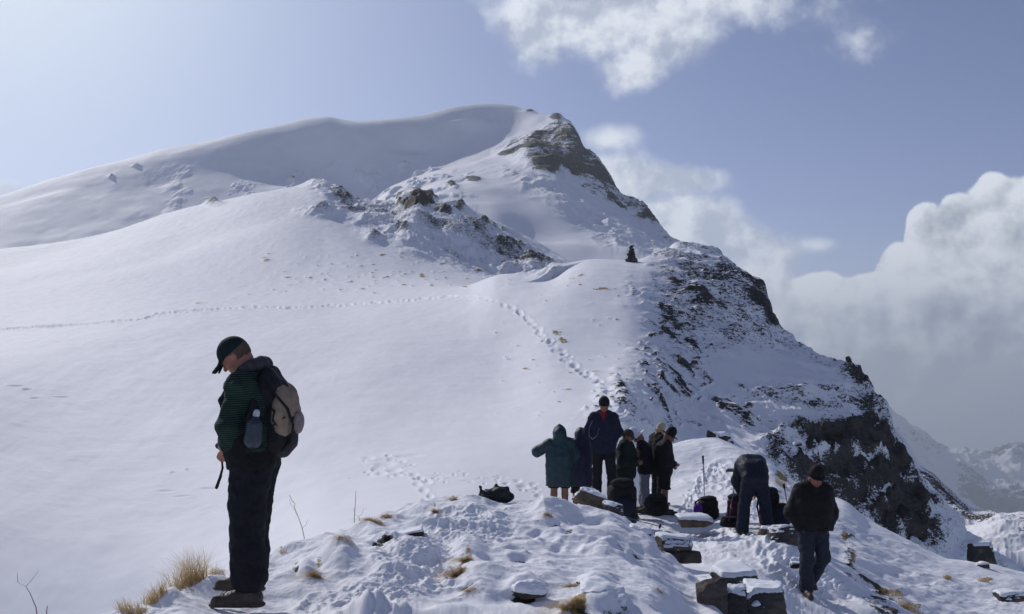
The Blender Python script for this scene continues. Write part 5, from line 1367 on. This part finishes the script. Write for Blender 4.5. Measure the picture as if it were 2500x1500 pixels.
# ================= straw grass and dry stalks =================
def straw_mat():
    m, g, bs = mat_new('dry_straw')
    oi = g.n('ShaderNodeTexCoord'); n = g.noise(oi.outputs['Object'], 40, 3, .6)
    g.link(g.mix(n.outputs[0], (.36, .25, .12), (.72, .56, .32)), bs.inputs['Base Color'])
    bs.inputs['Roughness'].default_value = .7
    tr = g.n('ShaderNodeBsdfTranslucent'); mx = g.n('ShaderNodeMixShader'); mx.inputs[0].default_value = .45
    out = [n for n in g.nt.nodes if n.type == 'OUTPUT_MATERIAL'][0]
    g.link(g.nt.links[0].from_socket if False else bs.inputs['Base Color'].links[0].from_socket, tr.inputs['Color'])
    g.link(bs.outputs[0], mx.inputs[1]); g.link(tr.outputs[0], mx.inputs[2]); g.link(mx.outputs[0], out.inputs['Surface'])
    return m
straw = straw_mat()
def tuft(label, px, py, rx, h, n, seed, lean=(.25, 0), L=None, spread=1.0, droop=0.0):
    L = L or GL
    p0 = L.at(px, py)
    rng = np.random.default_rng(seed); V, Q = [], []
    w = rx / F * p0.y
    for i in range(n):
        a = rng.uniform(0, 2 * math.pi); r = math.sqrt(rng.uniform()) * w
        bx, by = r * math.cos(a), r * math.sin(a) * .6
        bz = L.z_at(p0.x + bx, p0.y + by) - p0.z - .01
        hh = h * (1.35 if seed == 1 else .95) * rng.uniform(.3, 1.1); k = 5
        dx, dy = lean[0] * rng.uniform(.0, 1.5) + rng.normal() * (.42 + .3 * droop) * spread, lean[1] + rng.normal() * .3 * spread
        wd = rng.uniform(.0009, .0019) * (1 + p0.y / 14); ang = rng.uniform(0, math.pi)
        cx, cy = math.cos(ang) * wd, math.sin(ang) * wd
        s0 = len(V)
        for j in range(k + 1):
            t = j / k; q = t * t
            x, y, z = bx + dx * hh * (q + droop * t), by + dy * hh * (q + droop * t), bz + hh * (t * (1 - .3 * droop) - (.25 * abs(dx) + .95 * droop) * q)
            ww = (1 - t * .85)
            V += [(x - cx * ww, y - cy * ww, z), (x + cx * ww, y + cy * ww, z)]
            if j: Q.append((s0 + 2 * j - 2, s0 + 2 * j - 1, s0 + 2 * j + 1, s0 + 2 * j))
    o = new_mesh('grass_tuft', V, Q, straw); o.location = p0
    return tag(o, label, 'grass', 'straw grass tufts on the knoll')
tuft('tallest straw grass tuft left of the front man', 448, 1424, 58, .20, 620, 1, (.05, 0))
tuft('low straw grass tuft touching the front man\'s boots', 515, 1392, 34, .10, 260, 2, (.3, 0))
tuft('sparse straw grass at the lower left of the tallest tuft', 378, 1466, 30, .14, 200, 3, (.1, 0))
tuft('trailing straw grass at the bottom left edge of the knoll', 320, 1492, 40, .09, 260, 4, (-.3, 0))
tuft('yellow grass clump left of the snow dome on the knoll', 773, 1408, 13, .13, 320, 5, (-0.39999999999999997, -0.35), droop=.38)
tuft('yellow grass clump beside the trampled hollow in the middle of the knoll', 1142, 1368, 14, .12, 320, 6, (-0.85, -0.6499999999999999), droop=.38)
tuft('yellow grass clump lower left of the middle hollow', 1118, 1398, 20, .12, 416, 7, (-0.85, -0.75), droop=.38)
tuft('grass on the upper left rim of the knoll', 915, 1274, 24, .12, 352, 8, (-0.6499999999999999, -0.35), droop=.38)
tuft('small grass clump right of the upper rim grass', 945, 1262, 14, .09, 160, 9, (-0.55, -0.35), droop=.38)
tuft('grass strands on the left rim of the knoll halfway down', 848, 1318, 22, .09, 192, 10, (-0.6499999999999999, -0.55), droop=.38)
tuft('thin grass on the lower left rim of the knoll behind the front man', 690, 1350, 10, .06, 50, 11, (-.1, 0))
tuft('upright grass clump on the crest left of the crumpled jacket', 1108, 1222, 7, .13, 208, 12, (-0.35, -0.44999999999999996), droop=.38)
tuft('grass clump just below the crest left of the crumpled jacket', 1064, 1250, 7, .12, 176, 13, (-0.35, -0.44999999999999996), droop=.38)
tuft('grass clump right of the crumpled jacket', 1340, 1258, 11, .10, 208, 14, (-0.44999999999999996, -0.44999999999999996), droop=.38)
tuft('brown grass clump at the bottom centre of the knoll', 1398, 1478, 26, .15, 528, 15, (-0.85, -0.6499999999999999), droop=.38)
tuft('grass fringe left of the brown clump on the knoll', 1400, 1432, 16, .08, 208, 16, (-0.85, -0.6499999999999999), droop=.38)
tuft('small grass clump at the right foot of the knoll', 1612, 1444, 9, .08, 96, 17, (-0.55, -0.44999999999999996), droop=.38)
tuft('grass fringe beside the snow topped dark stone', 1150, 1440, 14, .07, 128, 18, (-0.85, -0.6499999999999999), droop=.38)
tuft('pale grass on the crest behind the bending person', 1905, 1182, 16, .16, 140, 19, (-.2, 0), RL)
tuft('pale grass beside the leaning trekking pole', 1905, 1228, 14, .12, 90, 20, (.2, 0), RL)
tuft('orange brown grass at the bottom right of the path', 2222, 1490, 30, .14, 260, 21, (.2, 0), RL)
tuft('brown grass among stones right of the walking man', 2180, 1450, 30, .10, 220, 22, (.1, 0), RL)
tuft('left grass clump on the lower right snow slope', 2312, 1412, 11, .12, 110, 23, (0, 0), RL)
tuft('right grass clump on the lower right snow slope', 2400, 1420, 15, .12, 130, 24, (0, 0), RL)
def stalk(label, pts, D, seed, tw=0):
    rng = np.random.default_rng(seed)
    f0 = P3(pts[0][0], pts[0][1], D); V, Q = [], []
    def line(P, r0, r1):
        s0 = len(V); n = len(P)
        for i, p in enumerate(P):
            r = r0 + (r1 - r0) * i / (n - 1)
            for k in range(4): V.append((p[0] + r * math.cos(k * math.pi / 2), p[1] + r * math.sin(k * math.pi / 2), p[2]))
        for i in range(n - 1):
            for k in range(4): Q.append((s0 + 4 * i + k, s0 + 4 * i + (k + 1) % 4, s0 + 4 * i + 4 + (k + 1) % 4, s0 + 4 * i + 4 + k))
    P = [P3(a, b, D) - f0 for a, b in pts]; P[0].z -= .05
    line(P, .0035, .0018)
    for i in range(tw):
        j = rng.integers(1, len(P)); q = P[j]; s = rng.choice([-1, 1])
        line([q, q + Vector((s * .03, rng.normal() * .02, .03)), q + Vector((s * .05, rng.normal() * .03, .08))], .0018, .001)
    o = new_mesh('dry_stalk', V, Q, cloth('dry_stem', (.13, .09, .06))); o.location = f0
    tag(o, label, 'plant stalk', 'dry plant stalks')
stalk('tall straight dry stalk rising from the left rim of the knoll', [(864, 1283), (866, 1250), (868, 1220), (869, 1199)], 9.4, 1)
stalk('leaning dry stalk with side twigs behind the front man', [(746, 1316), (738, 1290), (728, 1262), (719, 1240), (720, 1230)], 8.8, 2, 5)
stalk('short dry stalk beside the tall straight one', [(882, 1286), (878, 1270), (876, 1262)], 9.3, 3, 2)
stalk('slanting dry stalk at the bottom left corner of the photo', [(96, 1520), (88, 1484), (74, 1450), (63, 1432)], 5.6, 4, 2)
stalk('small dry stalk right of the corner stalk', [(114, 1520), (114, 1490), (116, 1480)], 5.6, 5)
